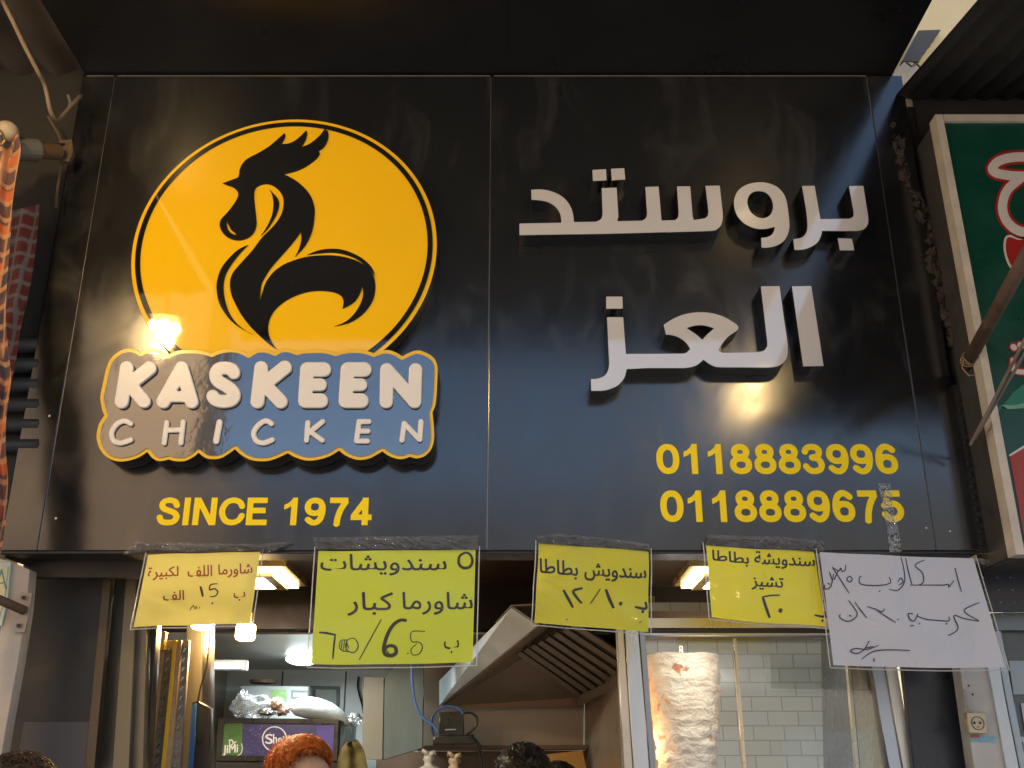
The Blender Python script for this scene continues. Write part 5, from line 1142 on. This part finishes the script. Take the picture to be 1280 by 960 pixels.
# ------------------------------------------------------------------ people (heads reach into the bottom of the frame)
def person(label, head, yaw, hair_col, shirt, curl, seed, vol=1.0, H=None):
    rnd = random.Random(seed); hx, hy, hz = head; base = Vector((hx, hy, .14 if hy > .4 else (.13 if hy > -5 else 0)))
    t_ = thing('person', base, label, 'person')
    s = (hz+.115-base.z)/1.75; z = lambda v: base.z+v*s
    Vs, Es, Rs = [], [], []
    def ad(p, r, par=None):
        Vs.append(p); Rs.append(r); i = len(Vs)-1
        if par is not None: Es.append((par, i))
        return i
    pel = ad((0, 0, .92), .13); w_ = ad((0, 0, 1.08), .125, pel); ch_ = ad((0, 0, 1.28), .145, w_); nb = ad((0, .0, 1.42), .07, ch_); nk = ad((0, .0, 1.50), .055, nb); jw = ad((0, -.015, 1.57), .07, nk); sk = ad((0, 0, 1.645), .082, jw); tp = ad((0, .005, 1.70), .06, sk)
    nz = ad((0, -.085, 1.60), .014, jw)
    for sx in (-1, 1):
        sh = ad((sx*.17, 0, 1.39), .06, ch_); el = ad((sx*.22, -.02, 1.12), .045, sh); wr = ad((sx*.20, -.18, .98), .032, el); pm = ad((sx*.19, -.26, .97), .03, wr)
        for k in range(4): ad((sx*(.165+.018*k), -.335-.008*(1.5-abs(k-1.5)), .955), .010, pm)
        ad((sx*.15, -.28, .965), .011, pm)
        hp_ = ad((sx*.09, 0, .85), .085, pel); kn = ad((sx*.10, -.01, .48), .06, hp_); an = ad((sx*.10, .01, .08), .042, kn); ad((sx*.10, -.12, .04), .038, an)
        ad((sx*.085, .005, 1.60), .018, jw)
    me = bpy.data.meshes.new('tmp'); me.from_pydata(Vs, Es, []); o = bpy.data.objects.new('tmp', me); COL.objects.link(o)
    md = o.modifiers.new('skin', 'SKIN'); me.skin_vertices[0].data[0].use_root = True
    for i, r in enumerate(Rs): me.skin_vertices[0].data[i].radius = (r, r)
    sb = o.modifiers.new('sub', 'SUBSURF'); sb.levels = 2; sb.render_levels = 2
    dg = bpy.context.evaluated_depsgraph_get(); bme = bpy.data.meshes.new_from_object(o.evaluated_get(dg), depsgraph=dg); bpy.data.objects.remove(o)
    T = Matrix.Translation(base) @ Matrix.Rotation(yaw, 4, 'Z') @ Matrix.Diagonal((s, s, s, 1))
    bme.transform(T)
    bo = obj('body', bme, None, t_, True); bo.data.materials.clear()
    for mm in (M('skin', (.64, .40, .28), .5, var=.06), M('shirt_%d' % seed, shirt, .85, var=.1), M('trousers', (.03, .035, .05), .85)): bo.data.materials.append(mm)
    zo = WL[bo.name].z
    inv = T.inverted()
    for p in bo.data.polygons:
        c_ = inv @ (p.center+WL[bo.name]); p.material_index = 2 if (c_.z < .9 and c_.y > -.15 or c_.z < .7) else (1 if c_.z < 1.45 and not (c_.y < -.1 and c_.z < 1.05) else 0)
    # eyes
    hair = bm_(); cen = Vector((0, .012, 1.665)); a3 = (.088*vol, .105*vol, .088*vol)
    def inhair(d):      # leave the face free
        return d.z > -.15 - .5*max(0, d.y) + (.62 if d.y < -.35 else 0)*min(1, (-.35-d.y)*2.2+.35) if d.y < -.35 else d.z > -.55
    r = bmesh.ops.create_uvsphere(hair, u_segments=40, v_segments=28, radius=1); kill = []
    for v in r['verts']:
        d = v.co.normalized()
        if not inhair(d): kill.append(v)
        k = 1+.10*mnoise.fractal(d*5+Vector((seed, 0, 0)), 1, 2, 4)
        v.co = cen+Vector((d.x*a3[0]*k, d.y*a3[1]*k, d.z*a3[2]*k))
    bmesh.ops.delete(hair, geom=kill, context='VERTS')
    hair.transform(T); hm = M('hair_%d' % seed, hair_col, .45, var=.35, scale=40)
    ho = obj('hair', hair, hm, t_, True)
    st_ = bm_()
    for k in range(curl):
        d = Vector((rnd.gauss(0, 1), rnd.gauss(0, 1), rnd.gauss(.3, 1))).normalized()
        if not inhair(d): continue
        p = cen+Vector((d.x*a3[0], d.y*a3[1], d.z*a3[2]))*.97; tang = d.cross(Vector((rnd.gauss(0, 1), rnd.gauss(0, 1), rnd.gauss(0, 1)))).normalized(); flow = (Vector((tang.x, tang.y+.5, tang.z-.35))-d*.1).normalized()
        pts = []; L = rnd.uniform(.025, .05)*vol
        for q in range(5):
            f = q/4; pts.append(p+d*(.014*math.sin(math.pi*f*.8)*vol)+flow*(L*f)+d.cross(flow)*.006*math.sin(f*6+k))
        add_tube_fast(st_, [T @ x for x in pts], [.0009*s, .0011*s, .0010*s, .0008*s, .0003*s], 3)
    obj('lock', st_, M('hairlock_%d' % seed, tuple(min(1, c_*1.25) for c_ in hair_col), .4, var=.45, scale=60), ho, True)
    return t_
def add_tube_fast(bm, pts, rr, seg):
    rings = []
    n = len(pts); up = Vector((.3, .5, .8)).normalized()
    for i, p in enumerate(pts):
        d = (pts[min(i+1, n-1)]-pts[max(i-1, 0)]).normalized(); a = d.cross(up).normalized(); b = a.cross(d)
        rings.append([bm.verts.new(p+(a*math.cos(2*math.pi*k/seg)+b*math.sin(2*math.pi*k/seg))*rr[i]) for k in range(seg)])
    for i in range(n-1):
        for k in range(seg): bm.faces.new((rings[i][k], rings[i][(k+1) % seg], rings[i+1][(k+1) % seg], rings[i+1][k]))
h1 = P(381, 966, .55); person('red haired person behind the counter in front of the fridge', (h1.x, h1.y, h1.z-.008), R(52), (.42, .11, .016), (.2, .2, .22), 5200, 11, 1.03)
h2 = P(655, 974, 1.0); person('dark haired person standing under the cooker hood', (h2.x, h2.y, h2.z), R(175), (.012, .009, .007), (.12, .12, .13), 1500, 12, 1.05)
h4 = P(700, 990, 1.6); person('person mostly hidden behind the dark haired one', (h4.x, h4.y, h4.z), R(160), (.014, .010, .008), (.25, .2, .16), 800, 14, 1.0)
h3 = P(18, 1012, -.45); person('brown haired customer at the bottom left corner', (h3.x, h3.y, h3.z), R(200), (.045, .025, .014), (.1, .12, .16), 1500, 13, 1.05)

# ------------------------------------------------------------------ street lamps hung under the roofs in front of the sign
def pendant(label, loc, ztop, power, n):
    loc = Vector(loc); t_ = thing('pendant_lamp', loc, label, 'pendant lamp', 'warm lamps hung in front of the sign')
    obj('cord', tube([loc+Vector((0, 0, .09)), Vector((loc.x, loc.y, ztop))], .004, 6), BLACK, t_)
    obj('shade', tube([loc+Vector((0, 0, .05)), loc+Vector((0, 0, .09))], [.09, .03], 20), DARKMETAL, t_)
    for k in range(n):
        a = 2*math.pi*k/n; c_ = loc+Vector((.045*math.cos(a), .045*math.sin(a), .015)); bm = bm_(); add_ell(bm, c_, .024, .024, .03, 12, 8); obj('bulb', bm, emis('street_bulb', (1, .68, .28), 90), t_, True)
    lamp('pendant_light', loc-Vector((0, 0, .04)), (1, .66, .28), power, .05, t_)
pendant('warm cluster lamp hanging between canopy and left awning', (-1.548, -1.4, 3.535), 3.9, 8, 5)
pendant('warm lamp hanging below the canopy front', (1.24, -2.0, 3.50), ZT, 5, 3)
